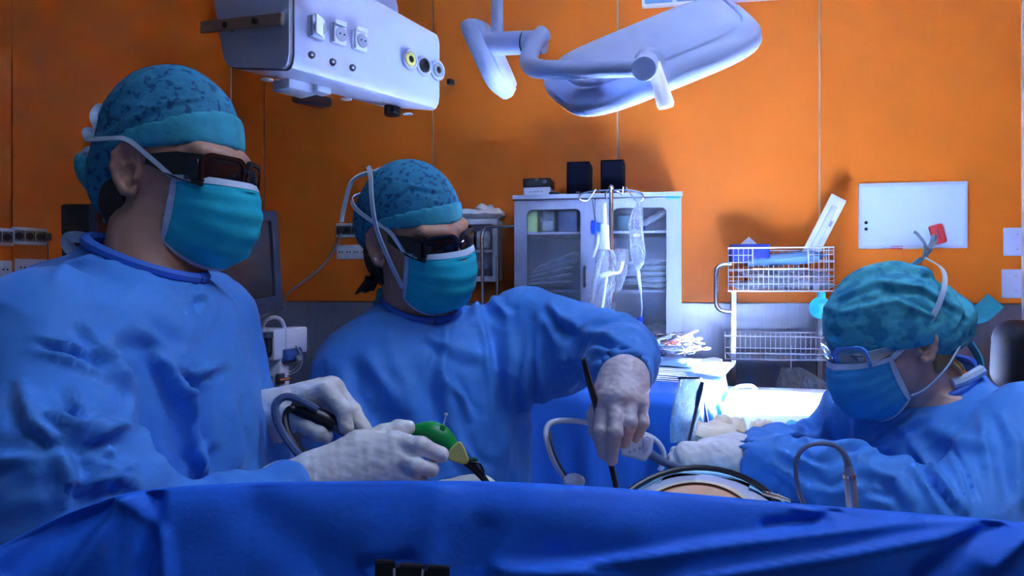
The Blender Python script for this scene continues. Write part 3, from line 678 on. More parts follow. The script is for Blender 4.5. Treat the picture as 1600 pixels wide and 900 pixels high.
obj('lug', MB().box(ont(1284, 461, 0), (.03, .012, .03), WB, .004), M_CYAN, t2)
# clear plastic bag on the floor stand behind the bright table
t2 = film_bag('plastic_bag', [(1236, 574), (1245, 586), (1254, 602), (1260, 622), (1264, 636)], [14, 28, 42, 46, 40], 3.36, M_CLEAR, 'crumpled clear bag hanging below the lower wire basket', 'plastic bag', seed=5, thick=.05, fs=1.6)

obj('bag_string', MB().tube([P(1236, 540, 3.38), P(1236, 577, 3.36)], .002, 6), M_WHITE, t2)
# ================================================================ WHITE WALL CABINET behind the middle surgeon
cx0, cx1, cy0, cy1 = 692, 777, 343, 440
o = onwall(cx0, cy0, .16); w = (onwall(cx1, cy0, .16)-o).dot(WT); h = o.z-onwall(cx0, cy1, .16).z
t = thing('glove_dispenser', 'white wall cabinet with clear windows, behind middle surgeon\'s glasses', 'wall cabinet', o+WT*(w/2)-UP*h)
c = o+WT*(w/2)-UP*(h/2)
mb = MB()
ring_prism(mb, rrect(w, h, .006, 2), rrect(w-.05, h-.055, .006, 2), .155, c, WB); obj('housing', mb, M_WHITE, t)
obj('back', MB().box(c-WN*.15, (w-.02, .006, h-.02), WB), M_WHITE, t, smooth=False)
obj('divider', MB().box(c-UP*.005-WN*.07, (w-.04, .14, .014), WB), M_WHITE, t, smooth=False)
obj('mullion', MB().box(c-WN*.005-WT*.02, (.012, .01, h-.05), WB), M_WHITE, t, smooth=False)
for zz in (-1, 1): obj('window_pane', MB().box(c+UP*(zz*h*.23)-WN*.006, (w-.05, .004, h*.42), WB), M_GLASS, t, smooth=False)
for k, (dx, dz, sw, sh, mm) in enumerate(((.055, .035, .09, .10, M_CLOTHW), (-.06, .03, .08, .09, M_PKG), (.06, -.14, .085, .07, M_DKGREY), (-.05, -.14, .08, .05, M_CLOTHW), (.05, -.075, .06, .06, M_PKG))):
    pouch(c+WT*dx+UP*(dz+sh/2-.03)-WN*.07, (sw, .09, sh), WB, ['white glove pile in upper right window of wall cabinet', 'greyish glove pack in upper left window of wall cabinet', 'dark pack in the lower right window of wall cabinet', 'white pack at lower left in wall cabinet', 'grey pouch above dark pack in wall cabinet'][k], None, mm, 'glove_pack', 'glove pack', 60+k)
pouch(o+WT*(w*.52)+UP*.028-WN*.07, (w*1.02, .14, .06), WB, 'crumpled white plastic bag lying on the wall cabinet', None, M_CLOTHW, 'plastic_bag', 'plastic bag', 71)
pouch(o+WT*(w*.82)+UP*.045-WN*.09, (w*.5, .12, .06), WB @ Matrix.Rotation(.3, 3, 'Y'), 'smaller white bag bunched on right of wall cabinet top', None, M_CLOTHW, 'plastic_bag', 'plastic bag', 75)
t = thing('bent_rail', 'bent steel tube rail standing left of the glazed cabinet', 'rail', onwall(757, 450, .35)); t.location.z = 0
br = lambda px, py: on_plane(px, py, WN, WC, .37)
g = lambda px: Vector((br(px, 450).x, br(px, 450).y, 0))
obj('tube', MB().tube([br(803, 354), br(770, 354), br(759, 356), br(753, 366), br(753, 380), br(754, 470), g(754)], .009, 10, smooth=4), M_CHROME, t)
obj('rear_post', MB().tube([br(772, 400)-WN*.08, g(772)-WN*.08], .009, 10), M_CHROME, t)
obj('foot', MB().box(g(763)-WN*.04+UP*.012, (.12, .25, .024), WB, .004, 1), M_CHROME, t)

# ================================================================ MONITORS and suction unit (left)
M_SCREEN = mat('dark screen', (.012, .014, .03), .18, spec=.6)
M_BEZEL = mat('monitor bezel', (.045, .06, .115), .45)
def monitor(A, B, h, label, logo=True, casing=.05, bez=.03):
    """A, B: lower left and lower right corners of the front"""
    X = (B-A).normalized(); w = (B-A).length; N = X.cross(UP).normalized(); U = N.cross(X)*-1 if N.cross(X).z < 0 else N.cross(X)
    Bm = basis(X, -N, U); c = A+X*(w/2)+U*(h/2)
    t = thing('monitor', label, 'monitor', A+X*(w/2)-UP*.1)
    mb = MB(); ring_prism(mb, rrect(w, h, .012), rrect(w-2*bez, h-bez*2.6, .003, 5, 0, bez*.3), .02, c, Bm); obj('bezel', mb, M_BEZEL, t)
    obj('screen', MB().box(c+U*(bez*.3)-N*.008, (w-2*bez+.004, .004, h-bez*2.6+.004), Bm), M_SCREEN, t, smooth=False)
    obj('casing', MB().box(c-N*(.018+casing/2), (w-.004, casing, h-.004), Bm, .012), M_BLACK, t)
    nk = c-N*(.02+casing)-U*(h*.2)
    obj('stand_neck', MB().box(c-U*(h/2+.09)-N*.05, (.10, .05, .30), Bm, .006), M_BEZEL, t)
    return t, Bm, c
tm, Bm, cm = monitor(P(306, 512, 2.02), P(443, 485, 2.36), .305, 'grey framed dark monitor right of the left surgeon\'s mask')
for k in range(7): obj('badge_letter', MB().box(cm-Bm.col[2]*.136+Bm.col[0]*(-.03+.012*k)-Bm.col[1]*.001, (.007, .002, .007), Bm), M_DKGREY, tm, smooth=False)
for k in range(2): obj('button', MB().lathe(cm-Bm.col[2]*.136+Bm.col[0]*(.13+.02*k), [(.004, -.001), (.004, .002)], -Bm.col[1], 10), M_DKGREY, tm)
monitor(P(150, 440, 2.60), P(228, 436, 2.98), .265, 'black backed monitor behind left surgeon\'s neck, side on', casing=.10, bez=.022)
# equipment cart carrying both monitors
t = thing('equipment_cart', 'dark equipment cart under the monitors, hidden by left surgeon', 'cart', (-1.24, 2.72, 0))
for z in (.15, .62, 1.12, 1.40): obj('shelf', MB().box((-1.24, 2.72, z), (.62, .50, .025), None, .004, 1), M_DKGREY, t)
for sx in (-1, 1):
    for sy in (-1, 1):
        p = obj('post', MB().box((-1.24+sx*.28, 2.72+sy*.22, .76), (.03, .03, 1.28), None), M_DKGREY, t, smooth=False)
        obj('castor', MB().lathe((-1.24+sx*.28-.012, 2.72+sy*.22, .06), [(.058, 0), (.058, .024)], (1, 0, 0), 16), M_BLACK, p)
DS = 2.45
t = thing('suction_unit', 'white suction unit with round gauges and clear bottle, below the monitor', 'suction unit', P(420, 560, DS)); t.location.z = 0
B0 = frame(-.25)
def sb_(px, py, d): return P(px, py, d)
obj('housing', MB().box(sb_(412, 537, DS), (.150, .12, .098), B0, .008), M_WHITE, t)
obj('side_block', MB().box(sb_(453, 532, DS+.05), (.055, .13, .085), B0, .006), M_WHITE, t)
for px, py, r in ((384, 530, .0165), (384, 549, .014)):
    gg = obj('gauge', MB().lathe(sb_(px, py, DS-.066), [(r, 0), (r, .010), (r*.8, .012), (r*.78, .008)], (.1, -1, 0), 22), M_DKGREY, t)
    obj('dial', MB().lathe(sb_(px, py, DS-.070), [(r*.75, 0), (r*.75, .003)], (.1, -1, 0), 18), M_GREY, gg)
obj('bottle', MB().tube([sb_(416, 524, DS-.09), sb_(416, 528, DS-.09), sb_(416, 530, DS-.09), sb_(416, 552, DS-.09), sb_(416, 558, DS-.09)], [.012, .014, .019, .019, .014], 16), M_SMOKE, t)
obj('bottle_cap', MB().tube([sb_(416, 519, DS-.09), sb_(416, 528, DS-.09)], .021, 16), M_DKGREY, t)
obj('hose', MB().tube([sb_(411, 522, DS-.09), sb_(412, 506, DS-.07), sb_(420, 498, DS-.05), sb_(431, 496, DS-.03), sb_(440, 501, DS-.02), sb_(445, 514, DS), sb_(446, 520, DS)], .0062, 8, smooth=5), M_WHITE, t)
obj('column', MB().box(sb_(429, 640, DS)-UP*.0, (.075, .06, .36), B0, .006), M_WHITE, t)
obj('lower_stand', MB().tube([Vector((sb_(429, 640, DS).x, DS, .05)), sb_(429, 700, DS)], .03, 12), M_GREY, t); obj('foot', MB().box((sb_(429, 640, DS).x, DS, .03), (.4, .4, .04), B0, .01), M_DKGREY, t)
obj('lower_bottle', MB().tube([sb_(416, 588, DS-.06), sb_(416, 610, DS-.06), sb_(416, 616, DS-.06)], [.019, .019, .012], 14), M_SMOKE, t)
obj('blue_module', MB().box(sb_(451, 556, DS+.02), (.052, .10, .04), B0 @ frame(0, 0, -.3), .006), mat('dull blue', (.03, .10, .32), .5), t)
obj('bracket', MB().box(sb_(438, 592, DS-.03), (.018, .03, .035), B0, .004), M_DKGREY, t); obj('steel_rod', MB().tube([sb_(436, 594, DS-.05), sb_(452, 592, DS-.02)], .006, 8), M_CHROME, t)
for k in range(3): obj('lead', MB().tube([sb_(462, 540, DS+.03), sb_(468+k*2, 553+k*2, DS+.03), sb_(458+k*4, 572+k*3, DS+.02), sb_(440, 582+k*4, DS), sb_(430, 590, DS)], .0025, 6, smooth=4), M_GREY, t)
obj('lead_plug', MB().tube([sb_(464, 556, DS), sb_(468, 564, DS)], .009, 8), M_GREY, t)
q = sb_(393, 590, 2.1)
t = thing('white_monitor_box', 'plain white instrument box between left surgeon and suction unit', 'device', q-UP*.3)
obj('case', MB().box(q-UP*.1, (.056, .12, .31), frame(.15), .006), M_WHITE, t); obj('lid', MB().box(q+UP*.058, (.060, .124, .012), frame(.15), .004), M_WHITE, t); obj('support', MB().box((q.x, q.y, .57), (.05, .08, 1.15), None, .01), M_DKGREY, t)

# black padded thing cut by the right edge
t = thing('padded_headrest', 'large black padded support cut by the right frame edge', 'headrest', P(1600, 600, 2.0)); t.location.z = 0
c = P(1617, 557, 2.0)
obj('cushion', MB().box(c, (.225, .11, .185), frame(.2, 0, .06), .05, 6), mat('black vinyl', (.012, .012, .02), .62, spec=.25), t)
obj('post', MB().tube([Vector((c.x-.03, c.y+.03, .05)), Vector((c.x-.03, c.y+.03, c.z))], .014, 10), M_CHROME, t); obj('base', MB().lathe((c.x-.03, c.y+.03, 0), [(.2, 0), (.2, .03), (.03, .06)], UP, 24), M_DKGREY, t)
obj('bracket', MB().box((c.x-.03, c.y+.005, c.z-.12), (.05, .03, .06), None, .006), M_WHITE, t)
# ================================================================ implicit-surface modeller (bodies, gloves, cloth)
class SDF:
    def __init__(s, lo, hi, h=None, xs=None, ys=None, zs=None):
        mk = lambda a, b: np.arange(a, b+h, h, dtype=np.float32)
        s.x = xs if xs is not None else mk(lo[0], hi[0]); s.y = ys if ys is not None else mk(lo[1], hi[1]); s.z = zs if zs is not None else mk(lo[2], hi[2])
        s.V = np.full((len(s.x), len(s.y), len(s.z)), 0.25, np.float32)
    def op(s, fn, lo, hi, k=0.0, mode='u', m=0.07):
        sl = [slice(max(0, int(np.searchsorted(ax, a-m))-1), min(len(ax), int(np.searchsorted(ax, b+m))+1)) for ax, a, b in zip((s.x, s.y, s.z), lo, hi)]
        if any(q.stop-q.start < 1 for q in sl): return s
        X, Y, Z = s.x[sl[0]][:, None, None], s.y[sl[1]][None, :, None], s.z[sl[2]][None, None, :]
        d = fn(X, Y, Z); a = s.V[sl[0], sl[1], sl[2]]
        if mode == 'u':
            r = np.minimum(a, d)
            if k: r = r-np.maximum(k-np.abs(a-d), 0)**2/(4*k)
        elif mode == 's':
            d = -d; r = np.maximum(a, d)
            if k: r = r+np.maximum(k-np.abs(a-d), 0)**2/(4*k)
        elif mode == 'i':
            r = np.maximum(a, d)
        s.V[sl[0], sl[1], sl[2]] = r; return s
    def cap(s, a, b, ra, rb=None, k=0.02, mode='u', sq=None):
        a = np.array(a, np.float32); b = np.array(b, np.float32); rb = ra if rb is None else rb
        ab = b-a; L = max(float(ab @ ab), 1e-9); R = max(ra, rb)
        def fn(X, Y, Z):
            h = np.clip(((X-a[0])*ab[0]+(Y-a[1])*ab[1]+(Z-a[2])*ab[2])/L, 0, 1)
            return np.sqrt((X-a[0]-h*ab[0])**2+(Y-a[1]-h*ab[1])**2+(Z-a[2]-h*ab[2])**2)-(ra+(rb-ra)*h)
        return s.op(fn, np.minimum(a, b)-R, np.maximum(a, b)+R, k, mode)
    def chain(s, pts, rad, k=0.012):
        for i in range(len(pts)-1): s.cap(pts[i], pts[i+1], rad[i], rad[i+1], k if i == 0 else min(k, .008))
        return s
    def ell(s, c, r, R=None, k=0.02, mode='u'):
        c = np.array(c, np.float32); r = np.array(r, np.float32); M = np.array(R if R is not None else Matrix.Identity(3), np.float32)
        def fn(X, Y, Z):
            x, y, z = X-c[0], Y-c[1], Z-c[2]
            p = [(x*M[0, i]+y*M[1, i]+z*M[2, i]) for i in range(3)]
            k0 = np.sqrt(sum((p[i]/r[i])**2 for i in range(3))); k1 = np.sqrt(sum((p[i]/r[i]**2)**2 for i in range(3)))
            return k0*(k0-1)/np.maximum(k1, 1e-6)
        R_ = float(r.max()); return s.op(fn, c-R_, c+R_, k, mode)
    def loft(s, secs, rdir, k=0.03):
        """secs: (z, cx, cy, a, b): ellipses, a along rdir, b across"""
        S_ = np.array(sorted(secs), np.float32); rx, ry = rdir
        def fn(X, Y, Z):
            z = np.clip(Z, S_[0, 0], S_[-1, 0]); g = lambda i: np.interp(z.ravel(), S_[:, 0], S_[:, i]).reshape(z.shape)
            cx, cy, a, b = g(1), g(2), g(3), g(4); u = (X-cx)*rx+(Y-cy)*ry; w = -(X-cx)*ry+(Y-cy)*rx
            d = (np.sqrt((u/a)**2+(w/b)**2)-1)*np.minimum(a, b)*np.ones_like(Z)
            e = np.abs(Z-z); return np.where(e > 0, np.sqrt(np.maximum(d, 0)**2+e**2)+np.minimum(d, 0)*0, d).astype(np.float32)
        w = max(S_[:, 3].max(), S_[:, 4].max())
        return s.op(fn, (S_[:, 1].min()-w, S_[:, 2].min()-w, S_[0, 0]), (S_[:, 1].max()+w, S_[:, 2].max()+w, S_[-1, 0]), k)
    def half(s, p, n, mode='s', k=0.0, box=None):
        """cut away (s) or keep (i) the side the normal points to / against"""
        n = Vector(n).normalized()
        fn = lambda X, Y, Z: ((X-p[0])*n.x+(Y-p[1])*n.y+(Z-p[2])*n.z)*(-1 if mode == 's' else 1)*np.ones((1, 1, 1), np.float32)
        lo, hi = box or ((s.x[0], s.y[0], s.z[0]), (s.x[-1], s.y[-1], s.z[-1]))
        return s.op(fn, lo, hi, k, mode, 0.0)
    def mesh(s, smooth=1):
        V = s.V; ins = V < 0
        c = np.zeros([n-1 for n in V.shape], np.int8)
        for i in (0, 1):
            for j in (0, 1):
                for k in (0, 1): c += ins[i:V.shape[0]-1+i, j:V.shape[1]-1+j, k:V.shape[2]-1+k]
        I, J, K = np.nonzero((c > 0) & (c < 8)); idx = np.full(c.shape, -1, np.int32); idx[I, J, K] = np.arange(len(I))
        acc = np.zeros((len(I), 3)); cnt = np.zeros(len(I)); ax = (s.x, s.y, s.z)
        for d in range(3):
            o1, o2 = [q for q in range(3) if q != d]
            for p in (0, 1):
                for q in (0, 1):
                    A = [I.copy(), J.copy(), K.copy()]; A[o1] = A[o1]+p; A[o2] = A[o2]+q; B = [x.copy() for x in A]; B[d] = B[d]+1
                    va, vb = V[tuple(A)], V[tuple(B)]; m = (va < 0) != (vb < 0); t = np.where(m, va/np.where(m, va-vb, 1), 0)
                    pos = np.stack([ax[0][A[0]], ax[1][A[1]], ax[2][A[2]]], 1).astype(float); pos[:, d] += t*(ax[d][B[d]]-ax[d][A[d]])
                    acc += np.where(m[:, None], pos, 0); cnt += m
        v = acc/np.maximum(cnt, 1)[:, None]; F_ = []
        for d in range(3):
            o1, o2 = (d+1) % 3, (d+2) % 3
            sl0 = [slice(None)]*3; sl1 = [slice(None)]*3; sl0[d] = slice(0, -1); sl1[d] = slice(1, None)
            a, b = ins[tuple(sl0)], ins[tuple(sl1)]; E = np.nonzero(a != b)
            ok = (E[o1] > 0) & (E[o1] < V.shape[o1]-1) & (E[o2] > 0) & (E[o2] < V.shape[o2]-1); E = [e[ok] for e in E]; fl = a[tuple(E)]
            def cell(p, q):
                C = [e.copy() for e in E]; C[o1] = C[o1]-p; C[o2] = C[o2]-q; return idx[tuple(C)]
            q = np.stack([cell(1, 1), cell(0, 1), cell(0, 0), cell(1, 0)], 1); q[~fl] = q[~fl][:, ::-1]; F_.append(q)
        f = np.concatenate(F_); f = f[(f >= 0).all(1)]
        for _ in range(smooth): v = lap(v, f, 0.5)
        return v, f
def lap(v, f, w=0.5):
    n = np.zeros_like(v); c = np.zeros(len(v))
    for i in range(f.shape[1]):
        a, b = f[:, i], f[:, (i+1) % f.shape[1]]
        for x in range(3): n[:, x] += np.bincount(a, v[b, x], len(v))+np.bincount(b, v[a, x], len(v))
        c += np.bincount(a, minlength=len(v))+np.bincount(b, minlength=len(v))
    return v+(n/np.maximum(c, 1)[:, None]-v)*w
def vnormals(v, f):
    n = np.zeros_like(v); e = np.cross(v[f[:, 2]]-v[f[:, 0]], v[f[:, 3 % f.shape[1]]]-v[f[:, 1]])
    for i in range(f.shape[1]):
        for x in range(3): n[:, x] += np.bincount(f[:, i], e[:, x], len(v))
    return n/np.maximum(np.linalg.norm(n, axis=1), 1e-12)[:, None]
def np_mesh(name, v, f):
    me = bpy.data.meshes.new(name); me.vertices.add(len(v)); me.vertices.foreach_set('co', np.ascontiguousarray(v, np.float32).ravel())
    k = f.shape[1]; me.loops.add(f.size); me.loops.foreach_set('vertex_index', np.ascontiguousarray(f, np.int32).ravel())
    me.polygons.add(len(f)); me.polygons.foreach_set('loop_start', np.arange(0, f.size, k, dtype=np.int32)); me.update(calc_edges=True); return me
def subdivide(v, f):
    """one Catmull-Clark-like split of a quad mesh (linear split, then smoothed)"""
    E = np.concatenate([np.sort(f[:, [i, (i+1) % 4]], 1) for i in range(4)]); u, inv = np.unique(E[:, 0].astype(np.int64)*len(v)+E[:, 1], return_inverse=True)
    ev = (v[(u//len(v))]+v[(u % len(v))])/2; fv = v[f].mean(1); n0, n1 = len(v), len(v)+len(ev); m = len(f)
    e = [n0+inv[i*m:(i+1)*m] for i in range(4)]; c = n1+np.arange(m)
    nf = np.concatenate([np.stack([f[:, i], e[i], c, e[i-1]], 1) for i in range(4)])
    nv = np.concatenate([v, ev, fv]); return lap(nv, nf, 0.5), nf
def fbm(p, seed, octv=3):
    """cheap smooth pseudo-noise from rotated sine sums"""
    r = np.random.RandomState(seed); o = np.zeros(len(p)); amp = 1.0; fr = 1.0; tot = 0
    for _ in range(octv):
        for k in range(5):
            d = r.normal(size=3); d /= np.linalg.norm(d); o += amp*np.sin(p @ d*fr*(0.8+.5*r.rand())*2*PI+r.rand()*6.28+1.2*np.sin(p @ r.normal(size=3)*fr*2.0))/5
        tot += amp; amp *= .5; fr *= 2.0
    return o/tot*1.8
def seg_dist(q, poly):
    """distance, signed side and parameter of 2-D points to a polyline"""
    best = np.full(len(q), 1e9); sd = np.zeros(len(q)); tp = np.zeros(len(q)); n = len(poly)-1
    for i in range(n):
        a = np.array(poly[i], float); b = np.array(poly[i+1], float); ab = b-a; L = ab @ ab
        h = np.clip(((q-a) @ ab)/L, 0, 1); d = q-a-h[:, None]*ab; dist = np.hypot(d[:, 0], d[:, 1]); m = dist < best
        best[m] = dist[m]; sd[m] = (np.sign(ab[0]*d[:, 1]-ab[1]*d[:, 0])*dist)[m]; tp[m] = ((i+h)/n)[m]
    return best, sd, tp
def fold(v, f, folds, noise_amp=0.0, noise_scale=12, seed=1, crease=0.0):
    """push cloth along its normals: folds = (polyline as seen from the front, half width, height in mm)"""
    n = vnormals(v, f); q = proj(v); front = np.clip(-(n*(v-np.array([0, 0, CZ]))).sum(1)/np.linalg.norm(v-np.array([0, 0, CZ]), axis=1)*3+.4, 0, 1); d = np.zeros(len(v))
    for poly, w, h in folds:
        b, sd, t = seg_dist(q, poly); ends = np.clip(np.minimum(t, 1-t)*4, 0, 1)**.7
        ww = w*(1+.25*np.sin(t*7+w)); d += .0019*abs(h)*(np.exp(-(sd/ww)**2)-.55*np.exp(-((sd-1.7*ww*np.sign(h))/(1.1*ww))**2))*np.exp(-np.maximum(b*b-sd*sd, 0)/(ww*1.5)**2)*np.sin(np.clip(t, .001, .999)*PI)**.7*front
    if noise_amp: d += noise_amp*fbm(v*noise_scale/6.28, seed)
    if crease:
        a = fbm(v*np.array([3.2, 3.2, 1.6]), seed+3, 2); b = fbm(v*np.array([5, 5, 3.4])+5, seed+4, 2)
        d += crease*(1-np.minimum(np.abs(a)*3.0, 1))**2+crease*.7*(1-np.minimum(np.abs(b)*3.2, 1))**2
    return v+n*d[:, None]

def crumple(m, scale=13, strength=.35, dist=.012):
    """papery crumpling of nonwoven cloth: warped cell facets plus fine fibre grain"""
    nt = m.node_tree; b = nt.nodes['Principled BSDF']; N = nt.nodes.new; L = nt.links.new
    tc = N('ShaderNodeTexCoord'); n = N('ShaderNodeTexNoise'); n.inputs['Scale'].default_value = 6; n.inputs['Detail'].default_value = 3
    mx = N('ShaderNodeMix'); mx.data_type = 'VECTOR'; mx.inputs[0].default_value = .22
    v = N('ShaderNodeTexVoronoi'); v.feature = 'SMOOTH_F1'; v.inputs['Scale'].default_value = scale; v.inputs['Smoothness'].default_value = .35
    f = N('ShaderNodeTexNoise'); f.inputs['Scale'].default_value = 260
    L(tc.outputs['Object'], n.inputs['Vector']); L(tc.outputs['Object'], mx.inputs[4]); L(n.outputs['Color'], mx.inputs[5]); L(mx.outputs[1], v.inputs['Vector']); L(tc.outputs['Object'], f.inputs['Vector'])
    b1 = N('ShaderNodeBump'); b1.inputs['Strength'].default_value = strength; b1.inputs['Distance'].default_value = dist; b2 = N('ShaderNodeBump'); b2.inputs['Strength'].default_value = .12; b2.inputs['Distance'].default_value = .002
    L(v.outputs['Distance'], b1.inputs['Height']); L(f.outputs['Fac'], b2.inputs['Height']); L(b1.outputs[0], b2.inputs['Normal']); L(b2.outputs[0], b.inputs['Normal'])
M_GOWN = mat('surgical gown cloth', (.055, .25, .70), .62, spec=.3, sheen=.1)
crumple(M_GOWN)
M_DRAPE = mat('deep blue drape', (.014, .15, .74), .62, noise=.06, nscale=6, bump=.10, bscale=160, spec=.25)
M_DRAPE2 = mat('table drape blue', (.03, .20, .78), .6, bump=.2, bscale=60, spec=.3)
M_DRAPEL = mat('pale blue table sheet', (.30, .62, .88), .75, bump=.2, bscale=60)
M_SKIN = mat('skin', (.62, .33, .24), .55, noise=.08, nscale=60, bump=.08, bscale=500, sss=.15)
M_SKIN2 = mat('skin, darker tan', (.50, .26, .18), .55, noise=.08, nscale=60, bump=.08, bscale=500, sss=.15)
M_SKIN3 = mat('skin, fair', (.68, .40, .31), .52, noise=.06, nscale=60, bump=.05, bscale=500, sss=.15)
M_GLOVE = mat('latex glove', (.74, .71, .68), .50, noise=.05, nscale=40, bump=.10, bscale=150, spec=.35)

# ================================================================ FOREGROUND DRAPE over the anaesthesia screen
top = [(-160, 925, .56), (-80, 890, .57), (0, 850, .58), (100, 801, .60), (200, 766, .61), (300, 757, .615), (400, 752, .62), (600, 750, .62), (750, 750, .62), (850, 754, .62), (950, 760, .62), (1100, 772, .62), (1240, 785, .62), (1340, 793, .62), (1430, 800, .62), (1520, 807, .62), (1600, 815, .62), (1700, 823, .62), (1800, 832, .62)]
tx = np.array([p[0] for p in top], float); ty = np.array([p[1] for p in top], float); td = np.array([p[2] for p in top])
G = []; nu, nv_ = 440, 190
us = np.linspace(-150, 1790, nu)
def smooth_interp(u):
    return np.mean([np.interp(u+o, tx, ty) for o in (-30, -15, 0, 15, 30)], 0), np.interp(u, tx, td)
yt, dt_ = smooth_interp(us)
rows = []
for r in range(nv_):
    s_ = r/(nv_-1)                                       # 0 = behind hem, .12 = ridge, 1 = lower front hem
    row = []
    for i, u in enumerate(us):
        ridge = P(u, yt[i]+2, dt_[i])
        if s_ < .16:
            t_ = 1-s_/.16; row.append(Vector((ridge.x, ridge.y+.018*min(1, t_*4)**.6+.05*t_, ridge.z-.55*t_**1.6)))
        else:
            t_ = (s_-.16)/.84; dz = .62*t_**1.25; out = .018*(1-math.exp(-t_*14))+.055*t_
            row.append(Vector((ridge.x*(1-.05*t_), ridge.y-out, ridge.z-dz)))
    rows.append(row)
DV = np.array([p for row in rows for p in row]); q = np.arange(nv_*nu).reshape(nv_, nu)
DFc = np.stack([q[:-1, :-1].ravel(), q[1:, :-1].ravel(), q[1:, 1:].ravel(), q[:-1, 1:].ravel()], 1)
uq = proj(DV); front = (np.repeat(np.arange(nv_), nu)/(nv_-1) > .165)
# lower layers overlapping: everything below a fold line stands forward
disp = np.zeros(len(DV))
def step(poly, w, h, fade=None):
    global disp
    b, sd, t = seg_dist(uq, poly); 
    e = np.clip(t*5, 0, 1)*np.clip((1-t)*3, .0, 1)
    disp += front*h*(1/(1+np.exp(-sd/w)))*np.exp(-np.maximum(sd, 0)/70)*e + front*h*.5*np.exp(-(sd/(w*1.6))**2)*e
step([(780, 895), (860, 886), (1100, 851), (1250, 831), (1400, 815), (1640, 810)], 4.5, .011)
step([(1000, 915), (1080, 897), (1300, 862), (1490, 828), (1620, 815)], 4.5, .009)
step([(760, 884), (800, 884), (900, 888), (1010, 902)], 4.5, .007)
for poly, w, h in (([(205, 768), (165, 830), (115, 905)], 16, .012), ([(160, 790), (60, 850), (0, 900)], 22, -.010), ([(240, 775), (235, 830), (215, 905)], 14, -.010), ([(200, 770), (255, 840), (262, 905)], 12, .006),
                   ([(665, 890), (672, 830), (690, 765)], 26, .007), ([(735, 900), (760, 830)], 22, -.005), ([(1310, 795), (1270, 815), (1200, 822)], 10, -.006), ([(1240, 790), (1300, 805)], 8, .004),
                   ([(1560, 820), (1500, 850), (1440, 905)], 18, -.012), ([(1590, 835), (1540, 880)], 14, .01), ([(560, 905), (565, 885), (640, 872)], 10, -.006), ([(400, 800), (520, 880), (530, 905)], 40, -.006), ([(850, 800), (1000, 830)], 50, .005)):
    b, sd, t = seg_dist(uq, poly); disp += front*h*np.exp(-(b/w)**2)
disp += front*.0022*fbm(DV*np.array([5., 5., 7.]), 11, 2)
DV = DV.copy(); DV[:, 1] -= disp; DV[:, 2] += disp*.12
me = np_mesh('screen_drape', DV, DFc)
put('screen_drape', me, M_DRAPE, None, 'deep blue drape hung over the screen across whole foreground', 'drape', angle=None)
t = thing('drape_screen', 'steel bar frame holding up the foreground drape', 'frame', (-.15, .628, 0))
bar = [P(u, np.interp(u, tx, ty)+17, np.interp(u, tx, td)+.012) for u in (215, 400, 600, 850, 1100, 1340, 1600)]
obj('bar', MB().tube(bar, .006, 8, smooth=4), M_CHROME, t)
for p in (bar[0], bar[-1]): obj('upright', MB().tube([p, Vector((p.x, p.y+.02, .02))], .008, 8), M_CHROME, t)
# black binder clip on the drape
cc_ = P(645, 896, .548)
t = thing('binder_clip', 'black metal binder clip pinching the foreground drape', 'clip', cc_)
CB = Matrix.Rotation(math.radians(2.5), 3, 'Y')
mb = MB(); obj('jaw', mb.prism([(-.0255, -.024), (.0255, -.024), (.0255, .0085), (.0125, .0085), (.0115, .0065), (.0095, .0065), (.0085, .0093), (-.0075, .0103), (-.0085, .0075), (-.0115, .0075), (-.0125, .0113), (-.0255, .0113)], .004, cc_-Vector((0, .010, 0)), CB), M_BLACK, t, angle=30)
obj('rear_jaw', MB().box(cc_+Vector((0, .002, -.010)), (.051, .006, .03), CB), M_BLACK, t, smooth=False)
for x0, sl in ((-.0115, .0015), (.0085, -.002)):
    obj('wire_lever', MB().tube([cc_+CB @ Vector((x0, -.0125, .008)), cc_+CB @ Vector((x0+sl, -.016, -.022)), cc_+CB @ Vector((x0+sl*2.5, -.022, -.034))], .0012, 8), M_CHROME, t)
obj('hinge_curl', MB().tube([cc_+CB @ Vector((-.025, -.0095, .0105)), cc_+CB @ Vector((-.0127, -.0095, .0105))], .0022, 8), M_BLACK, t)
for a_, b_ in ((-.0075, .0085), (.0126, .025)): obj('hinge_curl', MB().tube([cc_+CB @ Vector((a_, -.0095, .0085)), cc_+CB @ Vector((b_, -.0095, .0082))], .0022, 8), M_BLACK, t)

# ================================================================ PATIENT on the operating table
E1 = Vector((.34, .94, 0)).normalized(); E2 = Vector((E1.y, -E1.x, 0)); OA = Vector((.265, 1.10, 0))
def pat(s, u, z): q = OA+E1*s+E2*u; return Vector((q.x, q.y, z))
ZA = 1.126
def zell(s, u): return ZA+.175*math.sqrt(max(0, 1-((s-.08)/.30)**2-(u/.19)**2))
sd_ = SDF((-.35, .45, .86), (1.55, 2.75, 1.42), .012)
PR = basis(E2, E1, UP)
sd_.ell(pat(.08, 0, ZA), (.19, .30, .175), PR, .03)                       # abdomen
sd_.ell(pat(-.33, 0, 1.13), (.19, .2, .12), PR, .06); sd_.ell(pat(.30, 0, 1.04), (.18, .2, .10), PR, .06)
sd_.cap(pat(-.48, 0, 1.14), pat(-.56, 0, 1.15), .055, .055, .03); sd_.ell(pat(-.64, 0, 1.17), (.075, .11, .095), PR, .02)
